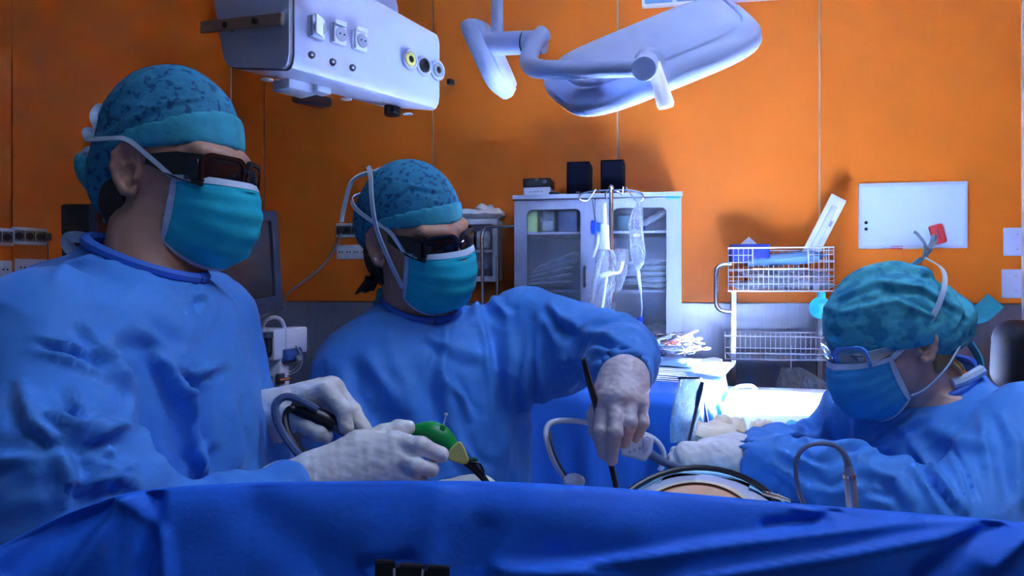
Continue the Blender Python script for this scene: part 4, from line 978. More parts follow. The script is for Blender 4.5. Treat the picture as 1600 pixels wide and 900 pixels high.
for u in (-1, 1):
    sd_.cap(pat(.38, u*.09, 1.00), pat(.85, u*.10, .98), .080, .06, .04); sd_.cap(pat(.85, u*.10, .98), pat(1.25, u*.10, .97), .056, .04, .02); sd_.cap(pat(1.25, u*.10, .965), pat(1.28, u*.10, 1.035), .035, .03, .02)
    sd_.cap(pat(-.40, u*.20, 1.12), pat(-.15, u*.27, 1.06), .05, .042, .03); sd_.cap(pat(-.15, u*.27, 1.06), pat(.10, u*.27, 1.05), .04, .03, .02); sd_.ell(pat(.17, u*.27, 1.05), (.04, .08, .025), PR, .02)
v, f = sd_.mesh(2)
patient = put('person', np_mesh('person', v, f), mat('abdomen skin', (.80, .46, .27), .5, noise=.06, nscale=40, sss=.1), None, 'patient lying under blue drapes, bare tan abdomen just showing', 'person', angle=None)
def film_ring(h0, h1, name, m, lift):
    G = []
    for j in range(8):
        t_ = j/7; row = []
        for i in range(61):
            a = 2*PI*i/60; k = h0+(h1-h0)*t_
            ss, uu = -.04+.17*math.sin(a)*k, .135*math.cos(a)*k
            e = pat(ss, uu, zell(ss, uu)); n_ = (e-pat(.08, 0, ZA-.1)).normalized()
            row.append(e+n_*(lift+.002*math.sin(a*9)*math.sin(PI*t_)))
        G.append(row)
    return obj(name, MB().grid(G), m, patient)
film_ring(.70, 1.04, 'incision_film', mat('milky film', (.55, .62, .80), .35, bump=.15), .003)
film_ring(.64, .72, 'film_edge', mat('cream film edge', (.82, .74, .55), .4), .004)
# drape over the patient: mound with an opening over the abdomen
G = []
for i in range(66):
    s_ = -.44+i*(2.30/65); row = []
    for j in range(61):
        u = (j/60*2-1)*.40
        if s_ < .2: h_ = 1.318-.25*max(0, abs(s_+.02)-.05)**1.4*1.6; wd = .19
        else: h_ = 1.095-.03*(s_-.38); wd = .19
        if .2 < s_ <= .5: k = (s_-.2)/.30; k = k*k*(3-2*k); h_ = (1-k)*(1.318-.25*.17**1.4*1.6)+k*1.095
        a = abs(u); z = h_-.172*(min(a, wd)/wd)**2*.75*(1 if s_ < .38 else .5) if a < wd else h_-.172*.75*(1 if s_ < .38 else .5)-(a-wd)*2.4
        q = pat(s_, u*(1 if a < wd else .19/a+(1-.19/a)*.45), max(z, .75)); n_ = mnoise.noise(q*9)*.006+mnoise.noise(q*21)*.003
        if a < .20: q.z = max(q.z, zell(s_, u)+.007)
        row.append(q+UP*n_)
    G.append(row)
mb = MB(); R_, C_ = 66, 61; keep = []
vv = [p for row in G for p in row]
for i in range(R_-1):
    for j in range(C_-1):
        c = (G[i][j]+G[i+1][j+1])/2-OA; ss, uu = c.dot(E1)+.04, c.dot(E2)
        if (ss/.17)**2+(uu/.135)**2 < 1: continue
        keep.append((i*C_+j, i*C_+j+1, (i+1)*C_+j+1, (i+1)*C_+j))
mb.v = [tuple(p) for p in vv]; mb.f = keep; mb.mi = [0]*len(keep)
obj('patient_drape', mb, M_DRAPEL, label='pale blue sheet over the patient, open around the abdomen', cat='drape', angle=None)
pts = []
for i in range(49):
    a = 2*PI*i/48; ss, uu = -.04+.18*math.sin(a), .145*math.cos(a); pts.append(pat(ss, uu, zell(ss, uu)+.014))
obj('wound_ring', MB().tube(pts, .0045, 8, cap=False), M_BLACK, label='thin black ring lying around the bare abdomen', cat='ring')
t = thing('operating_table', 'operating table under the patient, hidden by drapes', 'operating table', pat(.2, 0, 0))
obj('table_top', MB().box(pat(.25, 0, .86), (.50, 2.0, .07), PR, .02), M_BLACK, t); obj('column', MB().box(pat(.25, 0, .43), (.30, .34, .78), PR, .03), M_CABSTEEL, t); obj('base_plate', MB().box(pat(.25, 0, .06), (.5, 1.1, .10), PR, .03), M_CABSTEEL, t)

# ================================================================ INSTRUMENT TABLE with blue drape
TN = Vector((.425, 1.90, 0)); A1 = Vector((.36, .933, 0)); A2 = Vector((-.933, .36, 0)); TZ = 1.345; TL_, TW = .95, .52
def tab(s, u, z): q = TN+A1*s+A2*u; return Vector((q.x, q.y, z))
TB = basis(-A2, A1, UP)
t = thing('instrument_table', 'steel instrument table hidden under the blue drape', 'table', tab(TL_/2, TW/2, 0))
obj('table_top', MB().box(tab(TL_/2, TW/2, TZ-.035), (TW-.02, TL_-.02, .03), TB, .004, 1), M_CHROME, t)
for s_ in (.05, TL_-.05):
    for u in (TW-.04,): obj('leg', MB().tube([tab(s_, u, .03), tab(s_, u, TZ-.04)], .013, 10), M_CHROME, t)
def draped(name, fn, L, Wd, z, drop, label, m, seed, fa=.018, m2=None):
    """sheet over a rectangular top with falling, pleated sides"""
    per = []; N = 26
    for k in range(N): per.append((0, Wd*k/N))
    for k in range(N*2): per.append((L*k/(2*N), Wd))
    for k in range(N): per.append((L, Wd*(1-k/N)))
    for k in range(N*2): per.append((L*(1-k/(2*N)), 0))
    n = len(per); mb = MB(); rows = []
    cx, cu = L/2, Wd/2
    for k in (0.02, .35, .7, .92, .985): rows.append([fn(cx+(s-cx)*k, cu+(u-cu)*k, z+.002*mnoise.noise(Vector((s*9, u*9, k*3+seed)))) for s, u in per])
    for r in range(1, 15):
        t_ = r/14; row = []
        for i, (s, u) in enumerate(per):
            ds, du = s-cx, u-cu; e = Vector((ds/L, du/Wd)); e = Vector((ds*(abs(ds)/L > .49), du*(abs(du)/Wd > .49)));
            e = e.normalized() if e.length > 0 else Vector((0, 0))
            o = .006+.03*t_+fa*min(1, t_*2)*(math.sin(i*.55+seed+2.2*mnoise.noise(Vector((i*.07, seed, 0))))+.5*math.sin(i*1.31+seed*2+t_*2))*t_**.6
            row.append(fn(s+e.x*o, u+e.y*o, z-.008*(t_ < .1)-drop*t_**1.02))
        rows.append(row)
    for row in rows: row.append(row[0])
    mb.grid(rows); c = rows[0]; mb.add(c[:-1], [tuple(range(len(c)-1))])
    return obj(name, mb, m, label=label, cat='drape', angle=None)
draped('table_drape', tab, TL_, TW, TZ-.012, .25, 'bright blue drape over the instrument table behind raised arm', M_DRAPE2, 2.0)
# towel, then an added white sheet painting lamp light onto the drape's right side
pouch(tab(.62, .10, TZ-.009), (.30, .56, .016), TB, 'folded light blue towel on right side of the instrument table', None, M_LTBLUE, 'towel', 'towel', 81)
def wave_sheet(name, fn, s0, s1, u0, u1, zf, m, label, cat, nx=30, ny=30, amp=.01, seed=0):
    G = []
    for i in range(ny):
        row = []
        for j in range(nx):
            s_, u_ = s0+(s1-s0)*i/(ny-1), u0+(u1-u0)*j/(nx-1); q = fn(s_, u_, 0); row.append(q+UP*(zf(s_, u_)+amp*mnoise.noise(Vector((s_*9+seed, u_*9, seed)))+amp*.5*mnoise.noise(Vector((s_*23+seed, u_*19, seed)))))
        G.append(row)
    mb = MB(); mb.grid(G); mb.grid([[p-UP*.006 for p in r] for r in G])
    return obj(name, mb, m, label=label, cat=cat, angle=None)
wave_sheet('overlit_drape_edge', tab, .30, .92, -.05, .16, lambda s, u: TZ-.002 if u > 0 else TZ-.002-(-u)*5.5, M_CLOTHW, 'white sheet standing for lamp light on right side of instrument table drape', 'sheet', amp=.012, seed=4)
# second draped table, over the patient's feet end, fully in the beam
SN = Vector((.52, 1.85, 0)); B1 = Vector((.26, .966, 0)); B2 = Vector((.966, -.26, 0)); SZ = 1.235
def stb(s, u, z): q = SN+B1*s+B2*u; return Vector((q.x, q.y, z))
draped('white_table_drape', stb, 1.05, .50, SZ, .13, 'overlit white drape on the low table between instruments and nurse', M_CLOTHW, 5.0, .012)
t = thing('low_table', 'low side table hidden under the overlit white drape', 'table', stb(.52, .25, 0))
obj('table_top', MB().box(stb(.525, .25, SZ-.03), (.46, 1.0, .03), basis(B2, B1, UP), .004, 1), M_CHROME, t)
for s_ in (.06, 1.0):
    for u in (.45,): obj('leg', MB().tube([stb(s_, u, .03), stb(s_, u, SZ-.04)], .013, 10), M_CHROME, t)
obj('towel_loop', MB().tube([P(1147, 613, 2.75), P(1150, 606, 2.75), P(1160, 603, 2.75), P(1174, 603, 2.75), P(1181, 608, 2.75), P(1182, 614, 2.75)], .007, 8, smooth=5), M_CLOTHW, label='small white loop handle standing on the overlit drape', cat='handle')
pouch(P(1262, 672, 1.92), (.10, .16, .03), basis(B2, B1, UP), 'pale teal cloth corner at the white table\'s near right', None, mat('teal cloth', (.10, .55, .55), .7), 'towel', 'towel', 88)
for k, (px, py, d, w, l, hh, lab) in enumerate(((1110, 676, 1.93, .13, .12, .05, 'beige folded swab pile beside nurse\'s gloved hand'), (1138, 668, 1.99, .09, .10, .06, 'rounded beige swab bundle behind the swab pile'), (1190, 670, 2.0, .06, .08, .05, 'smaller beige swab bundle right of the larger one'), (1165, 686, 1.90, .12, .08, .03, 'flat beige swab near nurse\'s glove cuff'))):
    pouch(P(px, py, d), (w, l, hh), basis(B2, B1, UP), lab, 'beige swabs by the nurse', mat('beige gauze', (.78, .66, .46), .85, bump=.3, bscale=200), 'gauze_swab', 'swab', 90+k)
for k, (px, py, d) in enumerate(((1165, 692, 1.50), (1190, 692, 1.49))):
    pouch(P(px, py, d), (.06, .05, .022), basis(B2, B1, UP) @ frame(.4), ['left crumpled cyan tie end beside nurse\'s hands', 'right crumpled cyan tie end beside nurse\'s hands'][k], None, M_CYAN, 'cloth_tie', 'cloth tie', 95+k)

# ---- instruments
def ring_clamp(c, yaw, tilt, L=.14, m=None, label=None, group=None, spread=.10):
    X = Matrix.Rotation(yaw, 3, 'Z') @ Matrix.Rotation(tilt, 3, 'X'); c = Vector(c)
    t = thing('ring_clamp', label, 'clamp', c, group)
    for sg in (-1, 1):
        pv = Vector((0, .1*L, 0)); hx = sg*spread*L
        rc = Vector((hx*1.2, -.42*L, sg*.002)); rr = .085*L*1.1
        mb = MB(); mb.tube([c+X @ q for q in [rc+Vector((rr*math.cos(a), rr*math.sin(a)*1.25, 0)) for a in [2*PI*i/14 for i in range(15)]]], .0022, 6, cap=False)
        mb.tube([c+X @ q for q in (rc+Vector((-sg*rr*.3, rr*1.2, 0)), Vector((hx*.4, -.12*L, sg*.002)), pv, Vector((-sg*.012*L, .3*L, sg*.001)), Vector((-sg*.004*L, .52*L, 0)))], [.0022, .0026, .0036, .0024, .0013], 6)
        obj('half', mb, m or M_TOOL, t)
    obj('pivot_screw', MB().lathe(c+X @ Vector((0, .1*L, -.005)), [(.0035, 0), (.0035, .010)], X @ Vector((0, 0, 1)), 10), M_TOOL, t)
    return t
rnd = random.Random(4)
for k in range(13):
    px, py = rnd.uniform(1012, 1082), rnd.uniform(528, 551); d = 2.55-(py-528)*.006
    q = P(px, py, d); q.z = max(q.z, TZ+.012)
    ring_clamp(q, rnd.uniform(-1.2, 1.2)+2.2, rnd.uniform(-.35, .5), .15, None, 'steel ring-handled clamp in the jumbled heap on the instrument table', 'clamps heaped on instrument table')
ring_clamp(P(1068, 527, 2.5), -.9, .25, .15, mat('orange red grips', (.85, .13, .05), .5), 'scissors with orange-red grips on top of the instrument heap')
pouch(P(1040, 556, 2.5)-UP*.02, (.20, .26, .02), TB, 'light blue towel under the instrument heap', None, M_LTBLUE, 'towel', 'towel', 84)
for k in range(9):
    s_ = .13+.055*k*.82; a = tab(s_, .03+.01*(k % 3), TZ+.006); b = tab(s_+.02+.006*(k % 4), .34, TZ+.006)
    t = thing('tissue_forceps', ['slim steel instrument nearest the camera in the laid-out row', 'second slim instrument from near end of the row', 'third slim instrument from near end of the row', 'fourth slim instrument from near end of the row', 'fifth, middle slim instrument of the laid-out row', 'fourth slim instrument from the far end of row', 'third slim instrument from the far end of row', 'second slim instrument from the far end of row', 'slim steel instrument nearest the heap in the laid-out row'][k], 'forceps', (a+b)/2, 'instruments laid in a row')
    for z_ in (-1, 1): obj('limb', MB().tube([a, a*.7+b*.3+Vector((0, z_*.004, .001)), a*.2+b*.8+Vector((0, z_*.006, .001)), b+Vector((0, z_*.002, 0))], [.0016, .0030, .0034, .002], 6), M_TOOL, t)
    obj('joint', MB().sphere(b, .0042, 8, 6), M_TOOL, t)
# clear pouch with a dark rod hanging on the table's corner
bg = film_bag('instrument_pouch', [(1078, 592), (1076, 610), (1072, 640), (1068, 665), (1066, 692)], [14, 20, 22, 21, 18], 1.855, glassy('teal film', (.75, 1.0, 1.0), .40, .15, .9, 50, True), 'clear crinkled pouch hanging from the instrument table\'s near corner', 'pouch', thick=.014, seed=17, fs=1.5)
t = thing('diathermy_pencil', 'dark slim rod standing in the clear pouch', 'probe', P(1076, 690, 1.825))
obj('shaft', MB().tube([P(1076, 692, 1.825), P(1082, 665, 1.825), P(1090, 630, 1.825)], .004, 8), M_DKGREY, t); obj('grip', MB().tube([P(1089, 634, 1.825), P(1093, 615, 1.825), P(1098, 597, 1.825)], [.005, .0075, .005], 8), mat('navy grip', (.02, .04, .14), .4), t)
# ================================================================ PEOPLE
def head_matrix(yaw, pitch, roll): return (Matrix.Rotation(math.radians(yaw-90), 3, 'Z') @ Matrix.Rotation(math.radians(pitch), 3, 'X') @ Matrix.Rotation(math.radians(roll), 3, 'Y'))
def fine_axis(lo, hi, a, b, hf, hc):
    l = np.arange(a, lo-hc, -hc)[1:][::-1] if a > lo else np.array([]); r = np.arange(b, hi+hc, hc)[1:] if b < hi else np.array([])
    return np.concatenate([l, np.arange(a, b, hf), [b], r]).astype(np.float32)
class Head:
    def __init__(s, o, yaw, pitch, roll, sc): s.o = Vector(o); s.R = head_matrix(yaw, pitch, roll); s.sc = sc
    def __call__(s, x, y, z): return s.o+s.R @ (Vector((x, y, z))*s.sc)
    def ell(s, S_, c, r, k=0.02, mode='u', rot=None): S_.ell(s(*c), [q*s.sc for q in r], s.R @ rot if rot else s.R, k, mode)
    def cap(s, S_, a, b, ra, rb, k=0.01, mode='u'): S_.cap(s(*a), s(*b), ra*s.sc, rb*s.sc, k, mode)
def add_head(S_, H, neck, nr=.055):
    H.ell(S_, (0, -.014, .030), (.0745, .094, .086)); H.ell(S_, (0, .030, .004), (.066, .066, .088), .03)
    H.ell(S_, (0, .032, -.062), (.053, .056, .054), .035); H.ell(S_, (0, .070, -.100), (.026, .022, .020), .03)
    for x in (-1, 1):
        H.ell(S_, (x*.046, .058, -.022), (.022, .026, .018), .02); H.cap(S_, (x*.050, .076, .030), (x*.016, .094, .026), .011, .011, .014)
        H.ell(S_, (x*.032, .098, .006), (.017, .014, .011), .012, 's')
        H.ell(S_, (x*.032, .0795, .005), (.0150, .0150, .0130), .002)
        H.cap(S_, (x*.047, .084, .0115), (x*.020, .090, .0125), .0042, .0042, .004)
        H.cap(S_, (x*.045, .083, -.003), (x*.020, .089, -.003), .003, .003, .004)
        H.ell(S_, (x*.012, .102, -.034), (.009, .012, .008), .010)
    H.cap(S_, (0, .090, .018), (0, .114, -.028), .009, .0125, .012)
    H.ell(S_, (0, .091, -.060), (.024, .012, .006), .008); H.ell(S_, (0, .089, -.070), (.021, .012, .007), .008)
    S_.cap(H(0, -.022, -.04), neck, nr*1.03, nr*1.06, .03)
    for x in (-1, 1):                                        # ears
        er = Matrix.Rotation(x*math.radians(22), 3, 'Z')
        E = lambda y, z, dx=0: (x*.0765+(er @ Vector((x*dx, y, 0))).x, -.012+(er @ Vector((x*dx, y, 0))).y, z)
        H.ell(S_, E(-.002, 0, .002), (.006, .020, .030), .006, 'u', er)
        out = [(.012, -.002), (.015, .018), (.006, .031), (-.009, .031), (-.019, .018), (-.020, .000), (-.014, -.017), (-.004, -.031), (.006, -.033), (.010, -.026)]
        for a, b in zip(out[:-1], out[1:]): H.cap(S_, E(*a, .006), E(*b, .006), .0042, .0042 if b[1] > -.03 else .0065, .003)
        H.ell(S_, E(.001, -.005, .010), (.0105, .0095, .014), .002, 's', er); H.ell(S_, E(-.005, .014, .010), (.0085, .006, .010), .002, 's', er); H.ell(S_, E(-.012, .002, .010), (.006, .004, .013), .002, 's', er)
        H.cap(S_, E(.012, -.008, .008), E(.010, -.014, .008), .0045, .0045, .003)
def ribbon(name, pts, w, m, parent, c0, th=.0012, smooth=5, twist=0):
    pts = [Vector(p) for p in pts]; pp, _ = spline(pts, [0]*len(pts), smooth); A, B = [], []; G = [[], [], [], []]
    for i, p in enumerate(pp):
        t_ = (pp[min(i+1, len(pp)-1)]-pp[max(i-1, 0)]).normalized(); n_ = (p-Vector(c0)); n_ = (n_-t_*n_.dot(t_)).normalized()
        s_ = t_.cross(n_).normalized()
        if twist: R_ = Matrix.Rotation(twist*i/len(pp), 3, t_); s_ = R_ @ s_; n_ = R_ @ n_
        for k, (a, b) in enumerate(((-1, 1), (1, 1), (1, -1), (-1, -1))): G[k].append(p+s_*(w/2*a)+n_*(th*b))
    return obj(name, MB().grid(G+[G[0]]), m, parent)
M_CAP = mat('cap mesh fabric', (.035, .24, .40), .75, col2=(.015, .10, .22), nscale=95, thr=(.54, .60), bump=.35, bscale=60, spec=.2)
M_CAPB = mat('cap band fabric', (.05, .38, .50), .75, noise=.12, nscale=60, bump=.3, bscale=60, spec=.2)
M_MASK = mat('mask fabric', (.015, .47, .58), .8, noise=.06, nscale=60, bump=.12, bscale=500, spec=.15)
M_MASKB = mat('mask fabric blue', (.05, .36, .66), .8, noise=.06, nscale=60, bump=.12, bscale=500, spec=.15)
M_TIE = mat('white tie', (.50, .62, .78), .8, bump=.2, bscale=300)
M_LENSD = mat('black gloss lens', (.006, .006, .012), .06, spec=.35)
M_HAIRD = mat('dark hair', (.012, .009, .010), .5, bump=.8, bscale=300, stretch=(1, 1, .15))
M_HAIRB = mat('blond hair', (.42, .27, .10), .5, bump=.8, bscale=300, stretch=(1, 1, .15))
M_EYEW = mat('eye white', (.75, .74, .72), .2); M_IRIS = mat('iris', (.06, .10, .12), .15)

def cap_part(H, parent, name, m, r, c, keep, seed, wr=.003, cuts=(), bun=None, fine=.005):
    a = max(r)*H.sc+.05; S_ = SDF(H.o-Vector((a+.05,)*3), H.o+Vector((a+.05,)*3), fine)
    H.ell(S_, c, r)
    if bun:
        for cc, rr in bun: H.ell(S_, cc, rr, .05)
    M = np.array(H.R); o = np.array(H.o)
    def kf(X, Y, Z):
        p = [((X-o[0])*M[0, i]+(Y-o[1])*M[1, i]+(Z-o[2])*M[2, i])/H.sc for i in range(3)]; return (keep(*p)*H.sc*np.ones_like(X+Y+Z)).astype(np.float32)
    S_.op(kf, H.o-Vector((.4,)*3), H.o+Vector((.4,)*3), 0, 'i', 0)
    v, f = S_.mesh(2); v, f = subdivide(v, f)
    L = (v-o) @ M; n = vnormals(v, f)
    g = fbm(L*np.array([7., 5., 14.])/1.5, seed, 3); h = 1-np.abs(fbm(L*np.array([4., 4., 11.]), seed+7, 2))
    v = v+n*(wr*(.5*g+.9*np.clip(h-.55, 0, 1)))[:, None]
    if cuts: v = fold(v, f, cuts, 0, 1, seed)
    return put(name, np_mesh(name, v, f), m, parent, angle=None)
def mask_mesh(H, parent, m, seed, sag=0.0, tm=None):
    nv, nu = 44, 49
    cp = np.array([(.113, -.004), (.127, -.026), (.130, -.052), (.124, -.082), (.108, -.112), (.074, -.130)]); cp[:, 0] += sag*np.array([0, .3, .7, 1, 1, .8])
    tv = np.linspace(0, 1, 6)
    def pt(u, v, lift=0.0):
        yc, zc = np.interp(v, tv, cp[:, 0]), np.interp(v, tv, cp[:, 1])
        xs = .0735-.008*v; ys = .052-.018*v; zs = -.006-.084*v
        a = abs(u); x = xs*math.sin(a*PI/2)**.92*(1 if u >= 0 else -1); k = math.cos(a*PI/2)**.85
        if a > .97: k *= .6
        y = ys+(yc-ys)*k; z = zs+(zc-zs)*k
        fade = k
        pl = 0.0
        for c0, am in ((.32, .0032), (.52, .0036), (.72, .0034)):
            q = (v-c0+.04*a*(c0-.5)*3)/.055; pl += am*(1/(1+math.exp(-q*3))-1/(1+math.exp(-(q-2.4)*1.1)))
        b = pl*(.35+.65*fade)+.0014*mnoise.noise(Vector((u*3+seed, v*5, seed)))+lift
        nose = .004*math.exp(-(a/.18)**2)*(v < .12)
        n_ = Vector((x*1.2, y-.02, .3*(z+.05))).normalized()
        return H(*(Vector((x, y+nose, z))+n_*b))
    G = [[pt(j/(nu-1)*2-1, i/(nv-1)) for j in range(nu)] for i in range(nv)]
    Gi = [[pt(j/(nu-1)*2-1, i/(nv-1), -.0022) for j in range(nu)] for i in range(nv)]
    mb = MB(); mb.grid(G); mb.grid(Gi)
    mk = obj('mask', mb, m, parent, angle=60)
    def strip(us, vs):
        return [[pt(u, v, .0009) for u in us] for v in vs]
    mb = MB(); mb.grid(strip(np.linspace(-1, 1, 49), np.linspace(-.012, .085, 5))); obj('top_binding', mb, M_TIE, mk, angle=None)
    for sg in (-1, 1): obj('side_binding', MB().grid(strip(np.linspace(sg*1.0, sg*.945, 3), np.linspace(0, 1, 24))), M_TIE, mk, angle=None)
    obj('bottom_binding', MB().grid(strip(np.linspace(-1, 1, 41), np.linspace(.965, 1.005, 3))), M_TIE, mk, angle=None)
    return mk, pt
def goggles(H, parent, clear=False):
    """wrap-around over-spectacles"""
    fm = mat('clear blue frame', (.08, .30, .75), .25) if clear else mat('black gloss frame', (.006, .006, .010), .22, spec=.6)
    lm = glassy('clear lens', (.7, .85, 1.0), .12, .04) if clear else M_LENSD
    name = 'safety_glasses' if clear else 'goggles'
    hh = .040 if not clear else .038
    g = None
    for x in (-1, 1):
        B = H.R @ Matrix.Rotation(-x*math.radians(20), 3, 'Z') @ Matrix.Rotation(math.radians(-6), 3, 'X')
        c = H(x*.036, .104, .004)
        mb = MB(); ring_prism(mb, rrect(.068, hh+.006, .015, 6), rrect(.058, hh-.004, .013, 6), .006 if not clear else .003, c, basis(B.col[0], -B.col[1], B.col[2]))
        fr = obj(name if g is None else 'rim', mb, fm, parent if g is None else g)
        if g is None: g = fr
        out = rrect(.060, hh-.002, .013, 6); mb = MB(); rings = []
        for k, b in ((1, 0), (.8, .0022), (.5, .0042), (.15, .005)): rings.append([c+B @ Vector((px*k, -.002+b, pz_*k)) for px, pz_ in out])
        for r_ in rings: r_.append(r_[0])
        mb.grid(rings); mb.add(rings[-1][:-1], [tuple(range(len(out)))]); obj('lens', mb, lm, g)
        # temple: deep at the front, thin at the ear
        T_ = [(.094, .024), (.094, -.018), (.060, -.010), (.02, .006), (-.012, .010), (-.02, .004), (-.022, .010), (-.012, .020), (.02, .022), (.06, .026)] if not clear else [(.094, .016), (.094, -.006), (.06, .000), (-.012, .008), (-.02, .004), (-.022, .009), (-.012, .016), (.06, .014)]
        vv = []
        for off in (0, .0035):
            for y, z in T_: vv.append(H(x*(.0735-(.009*max(0, (y-.06)/.034)**2)+off-.005*(y < .0)), y, z))
        n = len(T_); ff = [tuple(range(n)), tuple(range(2*n-1, n-1, -1))]+[(i, i+n, (i+1) % n+n, (i+1) % n) for i in range(n)]
        obj('temple', MB().add(vv, ff), lm if clear else fm, g)
        if not clear: obj('side_window', MB().box(H(x*.0722, .080, .004), (.003, .020, .026), B if False else H.R, .001, 1), M_SMOKE, g)
    obj('bridge', MB().tube([H(-.008, .112, .014), H(0, .114, .012), H(.008, .112, .014)], .0045, 8), fm, g)
    return g

def neck_cut(S_, n, f3, r, zf, zb, R_=.13, hole=.064):
    zm, sl = (zf+zb)/2, (zf-zb)/2/r
    def fn(X, Y, Z): return np.maximum(np.sqrt((X-n[0])**2+(Y-n[1])**2)-R_, zm+sl*((X-n[0])*f3[0]+(Y-n[1])*f3[1])-Z).astype(np.float32)
    S_.op(fn, (n[0]-R_, n[1]-R_, min(zf, zb)-.06), (n[0]+R_, n[1]+R_, max(zf, zb)+.3), .008, 's', .02)
    S_.cap((n[0], n[1], zm+.1), (n[0], n[1], zm-.03), hole, hole, .006, 's')
def gown_mesh(S_, folds, amp, scale, seed, ripples=(), crease=.003, parent=None, m=None, name='gown'):
    v, f = S_.mesh(2); v, f = subdivide(v, f)
    n = vnormals(v, f); d = np.zeros(len(v))
    for a, b, R_, am, fr in ripples:
        a, b = np.array(a), np.array(b); ab = b-a; h = ((v-a) @ ab)/(ab @ ab); e = np.linalg.norm(v-a-np.clip(h, 0, 1)[:, None]*ab, axis=1)
        w = np.clip(1-(e/R_)**4, 0, 1)*np.clip(np.minimum(h+.15, 1.15-h)*5, 0, 1)
        d += w*am*(np.sin(h*fr*2*PI+2.4*fbm(v*5, seed+11, 2))+.6*np.sin(h*fr*3.3*PI+3*fbm(v*7, seed+12, 2)))*(.55+.45*fbm(v*4, seed+13, 1))
    v = v+n*d[:, None]
    v = fold(v, f, folds, amp, scale, seed, crease)
    return put(name, np_mesh(name, v, f), m or M_GOWN, parent, angle=None)
def glove(fingers, palm, cuff, parent, m=None, h=.0022, extra=(), seed=1):
    """fingers: lists of (px, py, d, r) from knuckle to tip; palm: pairs; cuff: chain"""
    pts = [P(*q[:3]) for c in fingers+palm+[cuff] for q in c]
    lo = [min(p[i] for p in pts)-.045 for i in range(3)]; hi = [max(p[i] for p in pts)+.045 for i in range(3)]
    S_ = SDF(lo, hi, h)
    for c in palm: S_.chain([P(*q[:3]) for q in c], [q[3] for q in c], .022)
    S_.chain([P(*q[:3]) for q in cuff], [q[3] for q in cuff], .02)
    for c in fingers:
        T_ = SDF.__new__(SDF); S2 = S_
        pts_ = [P(*q[:3]) for q in c]; rr = [q[3] for q in c]
        for i in range(len(pts_)-1): S_.cap(pts_[i], pts_[i+1], rr[i], rr[i+1], .0045 if i == 0 else .0030)
        for i in range(1, len(pts_)-1): S_.cap(pts_[i], pts_[i], rr[i]*1.07, rr[i]*1.07, .003)
    for c in extra: S_.chain([P(*q[:3]) for q in c], [q[3] for q in c], .006)
    v, f = S_.mesh(2)
    w0 = P(*cuff[-1][:3]); n = vnormals(v, f); e = np.linalg.norm(v-np.array(w0), axis=1)
    v = v+n*(.0007*fbm(v*55, seed, 2)+.0016*np.exp(-(e/.06)**2)*fbm(v*np.array([30., 30., 12.]), seed+2, 2))[:, None]
    return put('glove', np_mesh('glove', v, f), m or M_GLOVE, parent, angle=None)
def collar(parent, pts, r=.005, m=None):
    return obj('collar_binding', MB().tube(pts+[pts[0]], r, 8, cap=False, smooth=5), m or mat('gown binding', (.03, .14, .58), .7), parent)
def body(S_, H, neck, sh, el, wr, tor, rdir, hip, feet, hands):
    S_.loft(tor, rdir, .03)
    for a, b, c in zip(sh, el, wr): S_.cap(Vector(neck)-Vector((0, 0, .05)), a, .035, .042, .04); S_.cap(a, b, .046, .038, .03); S_.cap(b, c, .028, .017, .02)
    for ch in hands:
        for c in ch: S_.chain([P(*q[:3]) for q in c], [max(.007, q[3]*.68) for q in c], .01)
    for hp, ft in zip(hip, feet):
        kn = (Vector(hp)+Vector(ft))/2+Vector((0, 0, -.0)); S_.cap(hp, kn, .085, .058, .05); S_.cap(kn, ft, .055, .036, .03)
    add_head(S_, H, neck)
def body_grid(H, lo, hi, hf=.0028, hc=.014):
    r = .15
    return SDF(None, None, None, *[fine_axis(lo[i], hi[i], H.o[i]-r*(1 if i < 2 else .9), H.o[i]+r*(1 if i < 2 else .9), hf, hc) for i in range(3)])
def eyes(H, parent):
    for x in (-1, 1):
        c = H(x*.032, .0805, .005); e = obj('eye', MB().sphere(c, .0152*H.sc, 18, 12), M_EYEW, parent)
        fw = H.R @ Vector((0, 1, -.25)); obj('iris', MB().lathe(c+fw.normalized()*.0140*H.sc, [(.0058, 0), (.0050, .0008), (.0022, .0013)], fw, 16), M_IRIS, e)
def shoes(parent, feet, f):
    for ft in feet:
        q = Vector((ft[0], ft[1], 0)); B = look_basis(f)
        obj('shoe', MB().sphere(q+Vector(f)*.06+UP*.045, (.048, .135, .045), 16, 10, B).box(q+Vector(f)*.06+UP*.012, (.085, .25, .024), B, .01), M_WHITE, parent)

# ---------------------------------------------------------------- A: surgeon on the left, in profile
HA = Head(P(274, 277, 1.045), -14, -4, 0, .945)
nA = Vector((-.480, 1.0, 1.590)); rA = (-.14, -.99); fA = Vector((.99, -.14, 0))
shA = [(-.505, .835, 1.545), (-.465, 1.165, 1.55)]; elA = [(-.418, .715, 1.372), (-.405, 1.21, 1.29)]; wrA = [tuple(P(488, 764, .895)), tuple(P(416, 655, 1.10))]
torA = [(1.70, -.474, 1.0, .070, .070), (1.655, -.476, 1.0, .074, .072), (1.625, -.480, 1.0, .085, .074), (1.605, -.482, 1.0, .110, .082), (1.575, -.488, 1.0, .165, .105), (1.53, -.497, 1.0, .195, .130), (1.48, -.498, 1.0, .205, .148), (1.42, -.494, 1.0, .205, .157), (1.34, -.492, 1.0, .205, .162), (1.2, -.49, 1.0, .21, .165), (.95, -.49, 1.0, .22, .18), (.6, -.49, 1.0, .23, .20), (.22, -.49, 1.0, .25, .23)]
